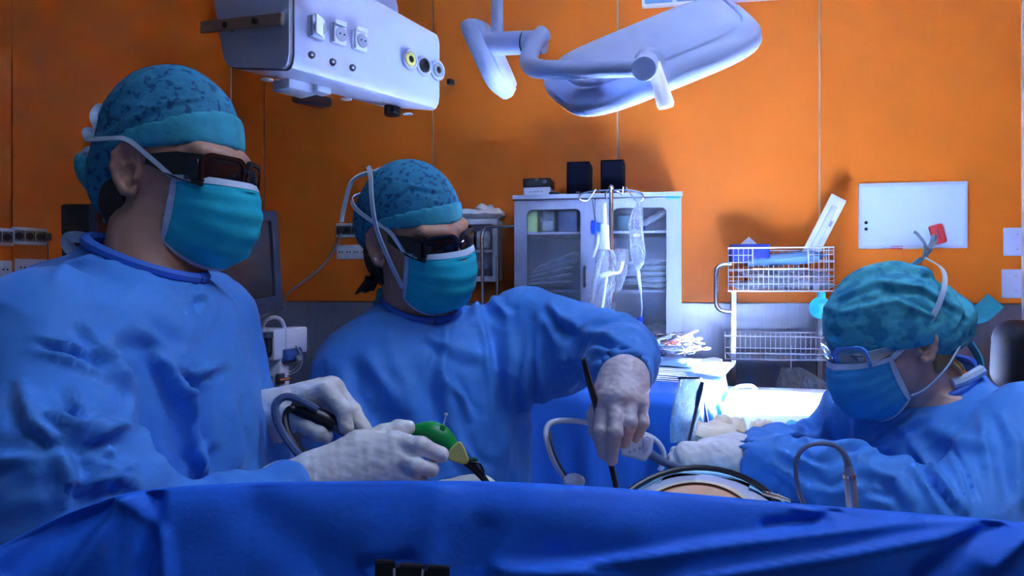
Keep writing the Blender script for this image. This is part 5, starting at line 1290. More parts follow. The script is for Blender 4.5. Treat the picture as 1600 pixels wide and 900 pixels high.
hrA = [[(618, 690, .895, .0118), (658, 697, .882, .0102), (690, 711, .887, .0092)], [(624, 716, .884, .0110), (650, 729, .870, .0094), (675, 734, .880, .0085)], [(618, 740, .884, .0106), (642, 753, .872, .0090), (662, 757, .882, .0082)], [(606, 750, .886, .012), (628, 757, .880, .0105), (645, 761, .889, .0095)],
       [(560, 700, .912, .019), (600, 681, .925, .0135), (622, 672, .93, .0115), (637, 668, .932, .0095)]]
paA = [[(500, 752, .897, .027), (614, 692, .896, .0140)], [(500, 755, .895, .028), (616, 714, .890, .0150)], [(500, 758, .893, .028), (612, 734, .888, .0150)], [(505, 762, .893, .026), (606, 750, .888, .015)], [(505, 748, .90, .026), (562, 700, .91, .021)]]
cuA = [(508, 756, .897, .028), (480, 762, .895, .031), (442, 766, .888, .034)]
hlA = [[(510, 609, 1.068, .0135), (537, 641, 1.052, .0120), (541, 668, 1.050, .0105)], [(522, 606, 1.092, .0135), (550, 642, 1.085, .0118), (571, 672, 1.078, .0100)], [(515, 614, 1.112, .0125), (545, 650, 1.110, .0112), (560, 676, 1.108, .0098)], [(500, 618, 1.125, .0115), (528, 652, 1.125, .010), (545, 676, 1.122, .009)],
       [(446, 646, 1.070, .018), (482, 664, 1.050, .0135), (498, 674, 1.048, .012), (509, 681, 1.050, .0105)]]
plA = [[(416, 648, 1.10, .028), (510, 609, 1.070, .016)], [(416, 650, 1.10, .028), (520, 607, 1.092, .016)], [(416, 655, 1.11, .028), (512, 614, 1.110, .015)], [(418, 660, 1.11, .026), (500, 618, 1.122, .014)], [(416, 655, 1.10, .026), (446, 646, 1.072, .020)]]
clA = [(420, 652, 1.10, .030), (408, 664, 1.105, .033), (402, 680, 1.11, .034)]
SB = body_grid(HA, (-.80, .55, .02), (-.08, 1.45, 1.9))
body(SB, HA, nA, shA, elA, wrA, [(z, x, y, a*.86, b*.80) for z, x, y, a, b in torA if .9 < z < 1.61], rA, [(-.50, .90, .95), (-.50, 1.10, .95)], [(-.50, .87, .10), (-.50, 1.13, .10)], [hrA+paA, hlA+plA])
v, f = SB.mesh(2)
pA = put('person', np_mesh('person', v, f), M_SKIN2, None, 'surgeon at left in profile, teal cap, black goggles, blue gown, holding green instrument', 'person', angle=None)
eyes(HA, pA); shoes(pA, [(-.50, .87), (-.50, 1.13)], fA)
G_ = SDF((-.80, .55, .18), (-.14, 1.42, 1.75), .0105)
G_.loft(torA, rA, .04)
for a, b, r in ((nA+Vector((-.01, -.06, -.045)), shA[0], .062), (nA+Vector((-.01, .06, -.045)), shA[1], .062)): G_.cap(a, b, .045, r, .035)
G_.cap(shA[0], elA[0], .078, .074, .018); G_.chain([elA[0], (-.345, .80, 1.338), wrA[0]], [.074, .056, .036], .016); G_.cap((-.425, .705, 1.44), (-.40, .72, 1.40), .066, .070, .03)
G_.cap(shA[1], elA[1], .07, .062, .04); G_.chain([elA[1], P(398, 700, 1.13), P(408, 668, 1.105)], [.062, .050, .041], .03)
G_.ell((-.60, 1.05, 1.40), (.12, .2, .24), None, .08)
neck_cut(G_, (-.475, 1.0), fA, .070, 1.610, 1.664)
gA = gown_mesh(G_, [
    ([(205, 520), (250, 570), (285, 620), (300, 700), (310, 745)], 13, -9), ([(190, 505), (250, 540), (330, 600)], 15, 7), ([(228, 545), (275, 600), (290, 660)], 10, 6), ([(120, 500), (165, 540), (195, 600), (205, 650)], 11, 8), ([(130, 520), (170, 570), (185, 640)], 10, -7),
    ([(35, 540), (100, 560), (170, 590), (204, 612)], 9, -6), ([(40, 525), (110, 540), (165, 565)], 8, 5), ([(30, 590), (50, 660), (90, 690)], 12, 6), ([(250, 560), (300, 590), (355, 565)], 7, 5), ([(262, 600), (275, 620), (300, 612)], 6, -4), ([(300, 700), (306, 745)], 6, 6), ([(322, 690), (318, 745)], 7, -5),
    ([(285, 450), (297, 470), (290, 480)], 8, -5), ([(300, 455), (320, 470)], 6, 5), ([(150, 400), (110, 415), (75, 440)], 9, 4), ([(180, 420), (240, 500), (300, 530)], 24, 4), ([(125, 690), (170, 675), (210, 680)], 8, 6), ([(140, 720), (180, 735), (215, 725)], 9, -6), ([(100, 760), (160, 750), (220, 755)], 12, 7), ([(90, 700), (110, 740), (95, 790)], 12, -7), ([(60, 640), (120, 665), (200, 668)], 9, -8), ([(110, 600), (120, 640), (170, 655)], 9, 5), ([(360, 620), (372, 690), (368, 745)], 9, -5)],
    .0035, 22, 5, [((-.42, .72, 1.46), elA[0], .11, .005, 2.5), (elA[0], wrA[0], .08, .004, 3.5), (elA[1], wrA[1], .085, .004, 3)], .0030, pA)
ca_ = [HA.o*0+Vector(q) for q in ()]
def neck_ring(n, f3, l3, r, zf, zb, fo=.0, k=16):
    o = []
    for i in range(k):
        a = 2*PI*i/k; e = math.cos(a); o.append(Vector(n)+Vector(f3)*(e*r+fo)+Vector(l3)*(math.sin(a)*r*1.0)+UP*((zf+zb)/2+(zf-zb)/2*e))
    return o
collar(gA, neck_ring((-.475, 1.0, 0), fA, Vector((.14, .99, 0)), .070, 1.612, 1.666, .0), .0075)
glove(hrA, paA, cuA, pA, seed=3); glove(hlA, plA, clA, pA, seed=6)
KA = lambda x, y, z: np.minimum(np.maximum(.034-.06*np.abs(y)*0+.05*y*0-z+.012*np.cos(y*20)*0+.0, -10), np.maximum(-.072-z, y+.036+(z+.0)*.25*0))
keepA = lambda x, y, z: np.minimum(.030+.16*np.maximum(y, 0)-z, np.maximum(y+.034-.25*np.minimum(z, 0), -.078-z-.25*(y+.1)))
cA = cap_part(HA, pA, 'surgical_cap', M_CAP, (.0835, .106, .114), (0, -.012, .046), keepA, 3, .0030, [([(150, 190), (180, 150), (240, 110), (300, 105)], 5, 2.0), ([(170, 240), (200, 190), (260, 160), (340, 150)], 4, 1.5), ([(150, 215), (180, 205), (230, 150)], 5, -1.5)], bun=[((0, -.085, -.02), (.05, .035, .05))])
bandA = lambda x, y, z: np.maximum(.030+.16*np.maximum(y, 0)-.003-z, z-(.050+.42*(y+.02)))
cap_part(HA, cA, 'cap_band', M_CAPB, (.0862, .1085, .1165), (0, -.012, .046), bandA, 8, .0015)
obj('cap_tail', MB().tube([P(176, 296, 1.06), P(158, 284, 1.07), P(143, 268, 1.075), P(134, 252, 1.075), P(131, 240, 1.075)], [.020, .023, .020, .016, .009], 12, smooth=4).tube([P(176, 290, 1.055), P(172, 312, 1.05), P(172, 332, 1.05), P(173, 347, 1.05)], [.016, .009, .008, .011], 10, smooth=4), M_CAPB, cA)
obj('tail_tip', MB().tube([P(131, 243, 1.07), P(140, 238, 1.068), P(152, 240, 1.066)], [.006, .009, .006], 8, smooth=3), M_TIE, cA)
# hair at the nape
def hair(H, parent, m, c, r, keep, seed, strands=()):
    hp = cap_part(H, parent, 'hair', m, r, c, keep, seed, .002, fine=.004)
    for s_ in strands: obj('hair_lock', MB().tube([H(*q) for q in s_], [.006, .005, .0015][:len(s_)] if len(s_) == 3 else [.006]+[.004]*(len(s_)-2)+[.001], 6, smooth=4), m, hp)
hair(HA, pA, M_HAIRD, (0, -.026, -.03), (.073, .084, .075), lambda x, y, z: np.maximum(np.maximum(y+.022+.3*z*0, -.085-z), z-.0), 4)
mkA, ptA = mask_mesh(HA, pA, M_MASK, 2.0)
gg = goggles(HA, pA)
HC = HA.o
for sg in (1, -1):
    ribbon('upper_tie', [ptA(sg*1.0, .02), HA(sg*.079, .018, .018), HA(sg*.089, -.008, .037), HA(sg*.088, -.040, .038), HA(sg*.062, -.098, .040), HA(sg*.008, -.128, .050)], .006, M_TIE, mkA, HC)
    ribbon('lower_tie', [ptA(sg*1.0, .98), HA(sg*.060, .005, -.118), HA(sg*.066, -.035, -.118), HA(sg*.050, -.085, -.110), HA(sg*.010, -.115, -.104)], .008, M_TIE, mkA, HA(0, -.02, -.1))
ribbon('tie_bow', [HA(0, -.128, .058), HA(.004, -.140, .075), HA(0, -.146, .090), HA(-.004, -.138, .100), HA(0, -.128, .075)], .010, M_TIE, mkA, HA(.1, -.1, .05)); ribbon('tie_bow', [HA(0, -.128, .058), HA(.01, -.142, .050), HA(.01, -.148, .062), HA(0, -.13, .06)], .010, M_TIE, mkA, HA(.1, -.1, .05))
ribbon('tie_knot', [HA(.0, -.115, -.104), HA(.01, -.150, -.095), HA(.01, -.172, -.100), HA(.005, -.160, -.118), HA(0, -.115, -.104)], .016, M_TIE, mkA, HA(.12, -.1, -.1))

# ---------------------------------------------------------------- B: surgeon in the middle
HB = Head(P(648, 374, 1.43), -38, -10, 12, 1.0)
nB = Vector((-.178, 1.472, 1.525)); fB = Vector((.42, -.907, 0)); rB = (-.907, -.42)
shB = [(-.288, 1.420, 1.432), (.028, 1.535, 1.532)]; elB = [(-.325, 1.37, 1.18), (.182, 1.30, 1.490)]; wrB = [(-.14, 1.16, 1.215), tuple(P(974, 594, 1.14))]
torB = [(1.64, -.172, 1.465, .070, .070), (1.59, -.174, 1.468, .074, .072), (1.565, -.176, 1.470, .090, .076), (1.545, -.178, 1.472, .120, .084), (1.515, -.182, 1.475, .165, .104), (1.47, -.180, 1.475, .195, .125), (1.40, -.178, 1.475, .210, .140), (1.30, -.172, 1.475, .215, .150), (1.15, -.17, 1.475, .22, .155), (.9, -.17, 1.475, .23, .17), (.5, -.17, 1.475, .24, .19), (.22, -.17, 1.475, .26, .21)]
hB = [[(943, 630, 1.09, .0112), (939, 674, 1.070, .0100), (943, 709, 1.082, .0088)], [(962, 622, 1.08, .0114), (961, 676, 1.055, .0102), (955, 718, 1.074, .0090)], [(983, 625, 1.085, .0110), (985, 660, 1.063, .0098), (976, 692, 1.088, .0086)], [(1001, 635, 1.095, .0102), (1004, 660, 1.085, .0090), (994, 684, 1.106, .0080)], [(950, 612, 1.125, .018), (932, 650, 1.125, .0135), (934, 672, 1.115, .012), (941, 694, 1.105, .0105)]]
pB_ = [[(972, 594, 1.135, .024), (946, 627, 1.092, .0150)], [(974, 594, 1.13, .025), (962, 620, 1.082, .0155)], [(976, 594, 1.13, .025), (982, 622, 1.087, .0150)], [(979, 596, 1.135, .024), (999, 632, 1.097, .0140)], [(970, 596, 1.135, .024), (950, 612, 1.125, .018)]]
cB = [(974, 596, 1.135, .0285), (978, 588, 1.155, .030), (980, 580, 1.18, .031)]
hBr = [[(760-k*6, 764, 1.09+.016*k, .012), (775-k*4, 770, 1.06+.016*k, .0105), (782-k*4, 782, 1.055+.016*k, .0095)] for k in range(4)]+[[(715, 768, 1.10, .016), (740, 772, 1.06, .012), (755, 780, 1.05, .010)]]
pBr = [[(690, 790, 1.15, .025), (760-k*6, 764, 1.09+.016*k, .015)] for k in range(4)]
cBr = [(690, 792, 1.15, .028), (672, 806, 1.155, .030), (655, 820, 1.16, .034)]
SB = body_grid(HB, (-.55, .98, .02), (.30, 1.80, 1.86))
body(SB, HB, nB, shB, elB, [tuple(P(690, 790, 1.15)), wrB[1]], [(z, x, y, a*.86, b*.80) for z, x, y, a, b in torB if .9 < z < 1.55], rB, [(-.26, 1.43, .95), (-.08, 1.52, .95)], [(-.28, 1.42, .10), (-.06, 1.53, .10)], [hB+pB_, hBr+pBr])
v, f = SB.mesh(2)
pB = put('person', np_mesh('person', v, f), M_SKIN2, None, 'middle surgeon facing right in blue gown, arm out over the patient, black goggles', 'person', angle=None)
eyes(HB, pB); shoes(pB, [(-.28, 1.42), (-.06, 1.53)], fB)
G_ = SDF((-.56, 1.02, .18), (.34, 1.80, 1.70), .0105)
G_.loft(torB, rB, .04)
for a, b, r in ((nB+Vector((-.06, -.02, -.045)), shB[0], .06), (nB+Vector((.085, .02, -.010)), shB[1], .058)): G_.cap(a, b, .045, r, .035)
G_.cap(shB[0], elB[0], .068, .060, .04); G_.chain([elB[0], (-.24, 1.23, 1.205), P(672, 806, 1.155)], [.06, .052, .042], .03)
G_.chain([shB[1], (.115, 1.42, 1.512), elB[1], (.170, 1.215, 1.478), P(977, 584, 1.162)], [.068, .064, .062, .052, .042], .03)
G_.cap((-.01, 1.48, 1.44), (.09, 1.40, 1.445), .07, .045, .05)
G_.cap(P(974, 596, 1.13), P(977, 585, 1.158), .034, .034, .004, 's')
neck_cut(G_, (-.172, 1.466), fB, .070, 1.538, 1.596)
gB = gown_mesh(G_, [
    ([(700, 500), (690, 580), (700, 660), (740, 750)], 10, 7), ([(740, 470), (760, 540), (770, 640), (800, 750)], 9, -6), ([(790, 480), (800, 560), (790, 660), (770, 750)], 12, 7), ([(845, 480), (838, 560), (850, 640), (862, 740)], 9, 7), ([(830, 500), (822, 600), (830, 740)], 9, -8), ([(660, 520), (700, 545), (760, 560)], 9, 4), ([(560, 540), (600, 600), (640, 650)], 14, 5), ([(530, 560), (545, 640), (600, 720)], 15, -6), ([(620, 560), (650, 640), (690, 720)], 16, -5), ([(510, 590), (520, 650), (560, 740)], 10, 6),
    ([(690, 590), (720, 620), (735, 660)], 7, -6), ([(715, 690), (760, 750)], 8, -6), ([(855, 470), (880, 500), (905, 510)], 9, 6), ([(850, 500), (880, 540), (900, 600)], 10, -7), ([(905, 520), (950, 530), (1000, 560)], 8, 6), ([(920, 545), (960, 552), (1005, 590)], 8, -6), ([(930, 575), (965, 565), (1000, 578)], 7, 5), ([(870, 560), (910, 560), (935, 585)], 9, 5), ([(880, 610), (905, 590), (930, 595)], 8, 5), ([(735, 455), (745, 480), (735, 510)], 8, 5), ([(765, 455), (780, 480), (800, 500)], 7, -5)],
    .0030, 20, 15, [((.115, 1.42, 1.512), elB[1], .10, .004, 2.5), (elB[1], P(977, 584, 1.162), .09, .0045, 2.5)], .0030, pB)
collar(gB, neck_ring((-.172, 1.466, 0), fB, Vector((.907, .42, 0)), .070, 1.540, 1.598, .0), .0075)
obj('collar_binding', MB().tube([P(600, 455, 1.50), P(597, 470, 1.49), P(592, 478, 1.485)], .014, 8), M_CAPB, gB)
glove(hB, pB_, cB, pB, mat('latex glove, shaded stain', (.60, .52, .56), .5, bump=.18, bscale=150), seed=9); glove(hBr, pBr, cBr, pB, seed=10, h=.003)  # darker mauve latex: the raised hand's shade is put into its colour
keepB = lambda x, y, z: np.minimum(.034+.10*np.maximum(y, 0)-z, np.maximum(y+.032-.25*np.minimum(z, 0), -.070-z-.25*(y+.1)))
cB_ = cap_part(HB, pB, 'surgical_cap', M_CAP, (.083, .106, .102), (0, -.012, .045), keepB, 13, .0022, [([(590, 330), (640, 290), (700, 300)], 3, 1.5)], bun=[((0, -.10, .01), (.045, .03, .05))])
bandB = lambda x, y, z: np.maximum(.031+.10*np.maximum(y, 0)-z, z-(.045+.30*(y+.02)))
cap_part(HB, cB_, 'cap_band', M_CAPB, (.0855, .1082, .1043), (0, -.012, .045), bandB, 18, .0012)
hair(HB, pB, M_HAIRD, (0, -.026, -.03), (.073, .086, .078), lambda x, y, z: np.maximum(np.maximum(y+.024, -.092-z), z-.0), 14,
     [[(.05+.006*k, -.052-.006*(k % 3), -.070), (.054+.006*k, -.062-.004*k, -.094), (.05+.008*k, -.080-.003*k, -.100-.006*(k % 2))] for k in range(4)]+[[(.02, -.09, -.07), (.02, -.098, -.09), (.022, -.108, -.098)], [(0, -.09, -.07), (0, -.10, -.09), (-.002, -.112, -.095)]])
mkB, ptB = mask_mesh(HB, pB, M_MASK, 5.0)
goggles(HB, pB)
for sg in (1, -1):
    ribbon('upper_tie', [ptB(sg*1.0, .02), HB(sg*.080, .020, .030), HB(sg*.090, -.020, .048), HB(sg*.088, -.060, .064), HB(sg*.050, -.112, .072), HB(sg*.006, -.128, .075)], .007, M_TIE, mkB, HB.o)
ribbon('lower_tie', [ptB(1.0, .80), HB(.086, .030, -.030), HB(.098, .010, .030), HB(.094, -.006, .080), HB(.070, -.035, .122), HB(.04, -.075, .132), HB(.0, -.115, .115)], .008, M_TIE, mkB, HB.o)
ribbon('lower_tie', [ptB(-1.0, .80), HB(-.086, .030, -.030), HB(-.098, .010, .030), HB(-.094, -.006, .080), HB(-.070, -.035, .122), HB(-.04, -.075, .132), HB(-.0, -.115, .115)], .008, M_TIE, mkB, HB.o)
ribbon('loose_tie', [HB(.0, -.118, .115), HB(.03, -.135, .10), HB(.04, -.150, .05), HB(.045, -.155, .02)], .012, M_TIE, mkB, HB.o)

# ---------------------------------------------------------------- C: nurse on the right
HN = Head((.672, 1.37, 1.505), 190, -18, 0, .955)
nN = Vector((.768, 1.395, 1.395)); fN = Vector((-.88, -.47, 0)); rN = (-.47, .88)
shN = [(.692, 1.520, 1.358), (.842, 1.250, 1.372)]; elN = [(.605, 1.535, 1.255), (.665, 1.135, 1.235)]; wrN = [tuple(P(1165, 706, 1.45)), tuple(P(1150, 720, 1.355))]
torN = [(1.52, .768, 1.392, .068, .068), (1.458, .768, 1.392, .072, .070), (1.432, .769, 1.393, .086, .073), (1.412, .769, 1.393, .112, .082), (1.38, .768, 1.392, .150, .098), (1.34, .766, 1.390, .172, .115), (1.27, .765, 1.390, .182, .130), (1.15, .765, 1.39, .185, .140), (.9, .77, 1.39, .21, .17), (.5, .77, 1.39, .22, .19), (.22, .77, 1.39, .24, .21)]
hN = [[(1072, 703, 1.385, .0115), (1056, 707, 1.395, .0105), (1051, 718, 1.40, .0095)], [(1069, 709, 1.372, .0120), (1053, 715, 1.378, .0108), (1052, 725, 1.386, .0098)], [(1071, 717, 1.360, .0115), (1056, 724, 1.365, .0104), (1058, 732, 1.374, .0095)], [(1078, 725, 1.352, .0105), (1064, 731, 1.356, .0094), (1068, 736, 1.366, .0086)], [(1110, 708, 1.40, .014), (1085, 700, 1.42, .0115), (1068, 702, 1.43, .010)]]
pN_ = [[(1132, 716, 1.362, .022), (1072, 703, 1.384, .0140)], [(1132, 717, 1.360, .023), (1069, 709, 1.372, .0145)], [(1132, 719, 1.358, .023), (1071, 717, 1.361, .0140)], [(1132, 721, 1.356, .022), (1078, 725, 1.353, .0125)], [(1132, 715, 1.365, .022), (1108, 709, 1.398, .016)]]
cN = [(1128, 717, 1.360, .0265), (1150, 719, 1.355, .029), (1180, 723, 1.345, .032)]
hNr = [[(1100+3*k, 698+2*k, 1.50-.018*k, .0112), (1086+3*k, 702+2*k, 1.505-.018*k, .010), (1082+3*k, 712+k, 1.51-.018*k, .009)] for k in range(4)]+[[(1135, 706, 1.44, .013), (1112, 708, 1.43, .011), (1098, 712, 1.43, .0095)]]
pNr = [[(1150, 704, 1.46, .022), (1100+3*k, 698+2*k, 1.50-.018*k, .0138)] for k in range(4)]
cNr = [(1150, 704, 1.46, .026), (1172, 707, 1.455, .029), (1190, 709, 1.45, .031)]
SB = body_grid(HN, (.28, .98, .02), (1.06, 1.75, 1.70))
body(SB, HN, nN, shN, elN, wrN, [(z, x, y, a*.86, b*.80) for z, x, y, a, b in torN if .85 < z < 1.415], rN, [(.73, 1.47, .88), (.81, 1.31, .88)], [(.73, 1.48, .10), (.82, 1.30, .10)], [hN+pN_, hNr+pNr])
v, f = SB.mesh(2)
pN = put('person', np_mesh('person', v, f), M_SKIN3, None, 'nurse at right looking down, clear glasses, teal bouffant cap, blue gown', 'person', angle=None)
eyes(HN, pN); shoes(pN, [(.73, 1.48), (.82, 1.30)], fN)
for x in (-1, 1): obj('eyebrow', MB().tube([HN(x*.052, .082, .026), HN(x*.036, .099, .031), HN(x*.018, .106, .027)], [.0015, .0028, .002], 6, smooth=3), M_HAIRB, pN); obj('eyelashes', MB().tube([HN(x*.046, .0885, .0045), HN(x*.032, .0975, .006), HN(x*.020, .0950, .0045)], .0013, 6, smooth=3), M_HAIRD, pN)
G_ = SDF((.30, .98, .18), (1.08, 1.75, 1.56), .0105)
G_.loft(torN, rN, .04)
for a, b in ((nN+Vector((-.025, .05, -.04)), shN[0]), (nN+Vector((.025, -.05, -.04)), shN[1])): G_.cap(a, b, .042, .056, .035)
G_.cap(shN[0], elN[0], .066, .06, .04); G_.chain([elN[0], P(1215, 702, 1.49), P(1178, 708, 1.455)], [.058, .048, .038], .03)
G_.cap(shN[1], elN[1], .074, .076, .022); G_.chain([elN[1], P(1320, 765, 1.24), P(1215, 732, 1.32), P(1172, 722, 1.348)], [.078, .076, .055, .042], .02)
G_.cap(P(1120, 717, 1.36), P(1178, 722, 1.348), .032, .033, .004, 's')
neck_cut(G_, (.766, 1.391), fN, .068, 1.398, 1.468, .12, .061)
gN = gown_mesh(G_, [
    ([(1420, 690), (1460, 740), (1490, 780), (1512, 808)], 7, 8), ([(1405, 700), (1445, 760), (1480, 810)], 8, -7), ([(1440, 660), (1500, 690), (1560, 700)], 12, 5), ([(1480, 700), (1500, 740), (1515, 790)], 5, -5), ([(1495, 700), (1515, 740), (1530, 790)], 5, 4), ([(1300, 620), (1290, 670), (1280, 690)], 8, 5), ([(1330, 610), (1345, 650), (1340, 690)], 12, -5), ([(1280, 712), (1330, 695), (1400, 690)], 7, 5), ([(1330, 720), (1360, 705), (1400, 700)], 6, -5), ([(1215, 705), (1250, 720), (1290, 735)], 6, -5), ([(1195, 720), (1240, 745), (1290, 790)], 8, 6), ([(1260, 760), (1300, 770), (1350, 760)], 8, -6), ([(1340, 730), (1400, 750), (1430, 790)], 9, 5), ([(1350, 780), (1400, 790)], 8, -5), ([(1560, 640), (1590, 700), (1595, 800)], 10, 5), ([(1530, 640), (1545, 720), (1560, 800)], 9, -4), ([(1440, 640), (1420, 665), (1400, 680)], 7, -5), ([(1210, 690), (1240, 680), (1270, 690)], 5, 5), ([(1230, 668), (1260, 660), (1275, 672)], 5, 4)],
    .0028, 24, 25, [(elN[1], P(1172, 722, 1.348), .10, .0055, 4.5), (elN[0], P(1178, 708, 1.455), .085, .005, 3.5)], .0032, pN)
collar(gN, neck_ring((.766, 1.391, 0), fN, Vector((.47, -.88, 0)), .068, 1.400, 1.470, .0), .007)
glove(hN, pN_, cN, pN, seed=19); glove(hNr, pNr, cNr, pN, seed=21, h=.003)
M_CAPN = mat('bouffant fabric', (.07, .42, .52), .7, col2=(.03, .25, .38), nscale=40, thr=(.48, .58), bump=.4, bscale=50, spec=.2)
keepN = lambda x, y, z: np.minimum(-.002+.14*np.maximum(y, 0)-z, np.maximum(y+.020, -.055-z-.1*y))
cN_ = cap_part(HN, pN, 'bouffant_cap', M_CAPN, (.093, .119, .103), (0, -.009, .041), keepN, 23, .0060, [([(1300, 470), (1370, 440), (1440, 450), (1520, 500)], 5, 3.5), ([(1310, 440), (1400, 410), (1480, 440)], 5, 3), ([(1305, 490), (1400, 470), (1470, 500)], 5, -3), ([(1420, 400), (1450, 430), (1470, 470)], 5, -3), ([(1480, 450), (1500, 490), (1490, 520)], 5, -3.5)], bun=[((0, -.125, .005), (.058, .050, .050)), ((0, -.075, -.02), (.062, .05, .045))])
cap_part(HN, cN_, 'cap_band', mat('bouffant band', (.05, .38, .46), .7, bump=.35, bscale=60), (.0945, .1205, .1045), (0, -.009, .041), lambda x, y, z: np.maximum(-.002+.14*np.maximum(y, 0)-.002-z, z-(.014+.18*y)), 28, .002)
ribbon('cap_tail', [HN(-.01, -.155, -.01), HN(-.025, -.18, -.005), HN(-.03, -.215, .010)], .034, M_CAPB, cN_, HN(.1, -.1, -.1)); ribbon('cap_tail', [HN(-.04, -.13, -.045), HN(-.055, -.128, -.075), HN(-.06, -.120, -.10)], .02, M_CAPB, cN_, HN.o)
hair(HN, pN, M_HAIRB, (0, -.030, -.025), (.074, .088, .072), lambda x, y, z: np.maximum(np.maximum(y+.030, -.070-z), z-.01), 24, [[(-.060, -.060, -.050), (-.066, -.072, -.072), (-.060, -.082, -.085)], [(-.05, -.075, -.055), (-.05, -.09, -.075), (-.045, -.1, -.09)]])
mkN, ptN = mask_mesh(HN, pN, M_MASKB, 9.0, .004)
goggles(HN, pN, True)
for sg in (1, -1):
    ribbon('upper_tie', [ptN(sg*1.0, .02), HN(sg*.082, .020, .010), HN(sg*.093, -.030, .040), HN(sg*.085, -.075, .080), HN(sg*.050, -.110, .105), HN(sg*.006, -.118, .125)], .009, M_TIE, mkN, HN.o)
    ribbon('lower_tie', [ptN(sg*1.0, .97), HN(sg*.066, .000, -.085), HN(sg*.078, -.040, -.060), HN(sg*.070, -.085, -.035), HN(sg*.04, -.13, -.04), HN(sg*.0, -.15, -.045)], .008, M_TIE, mkN, HN.o)
ribbon('tie_bow', [HN(0, -.118, .125), HN(-.01, -.120, .150), HN(-.01, -.112, .172), HN(-.012, -.104, .180)], .006, M_TIE, mkN, HN(-.3, -.1, .1)); ribbon('tie_bow', [HN(0, -.118, .125), HN(-.006, -.135, .140), HN(-.006, -.148, .152), HN(-.010, -.142, .160), HN(-.01, -.128, .140)], .006, M_TIE, mkN, HN(-.3, -.1, .1))
obj('neck_tie', MB().tube([P(1488, 600, 1.33), P(1510, 592, 1.33), P(1535, 578, 1.335)], .010, 8, smooth=4), M_TIE, gN)
obj('necklace', MB().tube([HN(-.052, -.088, -.085), HN(-.055, -.1, -.11), HN(-.05, -.108, -.125)], .006, 8), mat('red orange lanyard', (.75, .18, .03), .6), gN)
# ================================================================ SMALL THINGS in and around the hands
DG = .945
t = thing('green_instrument', 'green handled instrument with yellow nose cone held in left surgeon\'s hand', 'instrument', P(670, 680, DG))
gp = lambda L: [P(x, y, d) for x, y, d in L]
obj('body', MB().tube(gp([(612, 671, .955), (624, 672, .952), (640, 676, .948), (655, 674, .945), (672, 676, .943), (688, 684, .942), (700, 697, .942), (706, 704, .942)]), [.004, .0062, .0075, .0100, .0145, .0155, .0135, .0110], 16, smooth=4), M_GREEN, t)
obj('lever', MB().tube(gp([(592, 670, .962), (600, 666, .96), (612, 666, .957), (622, 671, .955)]), [.0025, .004, .005, .005], 10, smooth=4), M_GREEN, t)
obj('thumb_hook', MB().tube(gp([(592, 671, .962), (602, 673, .961), (614, 673, .958)]), [.0025, .003, .003], 8, smooth=3), M_GREEN, t)
obj('lock_tab', MB().box(P(691, 671, .935), (.007, .008, .012), frame(0, 0, .3), .002), M_GREEN, t)
obj('needle', MB().tube(gp([(691, 668, .935), (697, 648, .935)]), .0012, 6), M_CHROME, t); obj('needle_cap', MB().tube(gp([(696.6, 649, .935), (697.4, 646, .935)]), .0022, 8), M_WHITE, t)
hb = [(696, 711), (704, 700), (715, 690), (720, 690), (726, 700), (733, 718), (730, 725), (722, 725), (702, 720)]
v0 = [P(x, y, .929) for x, y in hb]+[P(x, y, .953) for x, y in hb]; n = len(hb)
nc = obj('nose_cone', MB().add(v0, [tuple(range(n)), tuple(range(2*n-1, n-1, -1))]+[(i, i+n, (i+1) % n+n, (i+1) % n) for i in range(n)]), M_YEL, t, angle=70); md = nc.modifiers.new('bevel', 'BEVEL'); md.width = .006; md.segments = 4
obj('tip', MB().tube(gp([(730, 721, .942), (742, 732, .945), (757, 749, .95), (765, 760, .96)]), [.0065, .0055, .0040, .0035], 10, smooth=3), M_BLACK, t)
obj('tip_clip', MB().box(P(742, 719, .94), (.007, .006, .006), frame(0, 0, .5), .0015), mat('dark green', (.0, .12, .07), .4), t)
obj('tip_wire', MB().tube(gp([(736, 722, .938), (748, 724, .938), (755, 735, .94), (756, 746, .945)]), .0016, 6, smooth=4), M_BLACK, t)
t = thing('drain_tube', 'short clear green drain tip under left surgeon\'s near hand', 'tube', P(657, 745, .90))
obj('tube', MB().tube(gp([(655, 738, .90), (657, 746, .905), (664, 756, .91)]), [.004, .0045, .005], 8, smooth=3), mat('clear teal', (.05, .45, .40), .2), t)
t = thing('scope_handle', 'black scope handle with looping cables in left surgeon\'s far hand', 'endoscope', P(490, 650, 1.06))
obj('grip', MB().tube(gp([(455, 636, 1.045), (476, 642, 1.045), (500, 653, 1.05), (520, 664, 1.055)]), [.0075, .0105, .0130, .0130], 14), M_BLACK, t)
obj('scope_tube', MB().tube(gp([(519, 663.5, 1.055), (540, 673, 1.06), (562, 684, 1.06)]), .0085, 12), mat('smoked tube', (.12, .14, .22), .2), t)
obj('cable', MB().tube(gp([(462, 638, 1.042), (451, 640, 1.035), (446, 652, 1.03), (450, 674, 1.02), (464, 698, 1.01), (486, 718, 1.0), (500, 740, .99)]), .0045, 8, smooth=5), M_BLACK, t)
obj('light_cable', MB().tube(gp([(495, 640, 1.04), (470, 626, 1.03), (447, 620, 1.025), (432, 630, 1.02), (431, 650, 1.015), (441, 675, 1.01), (458, 700, 1.0), (474, 718, .99)]), .0055, 8, smooth=5), mat('slate cable', (.08, .12, .24), .3), t)
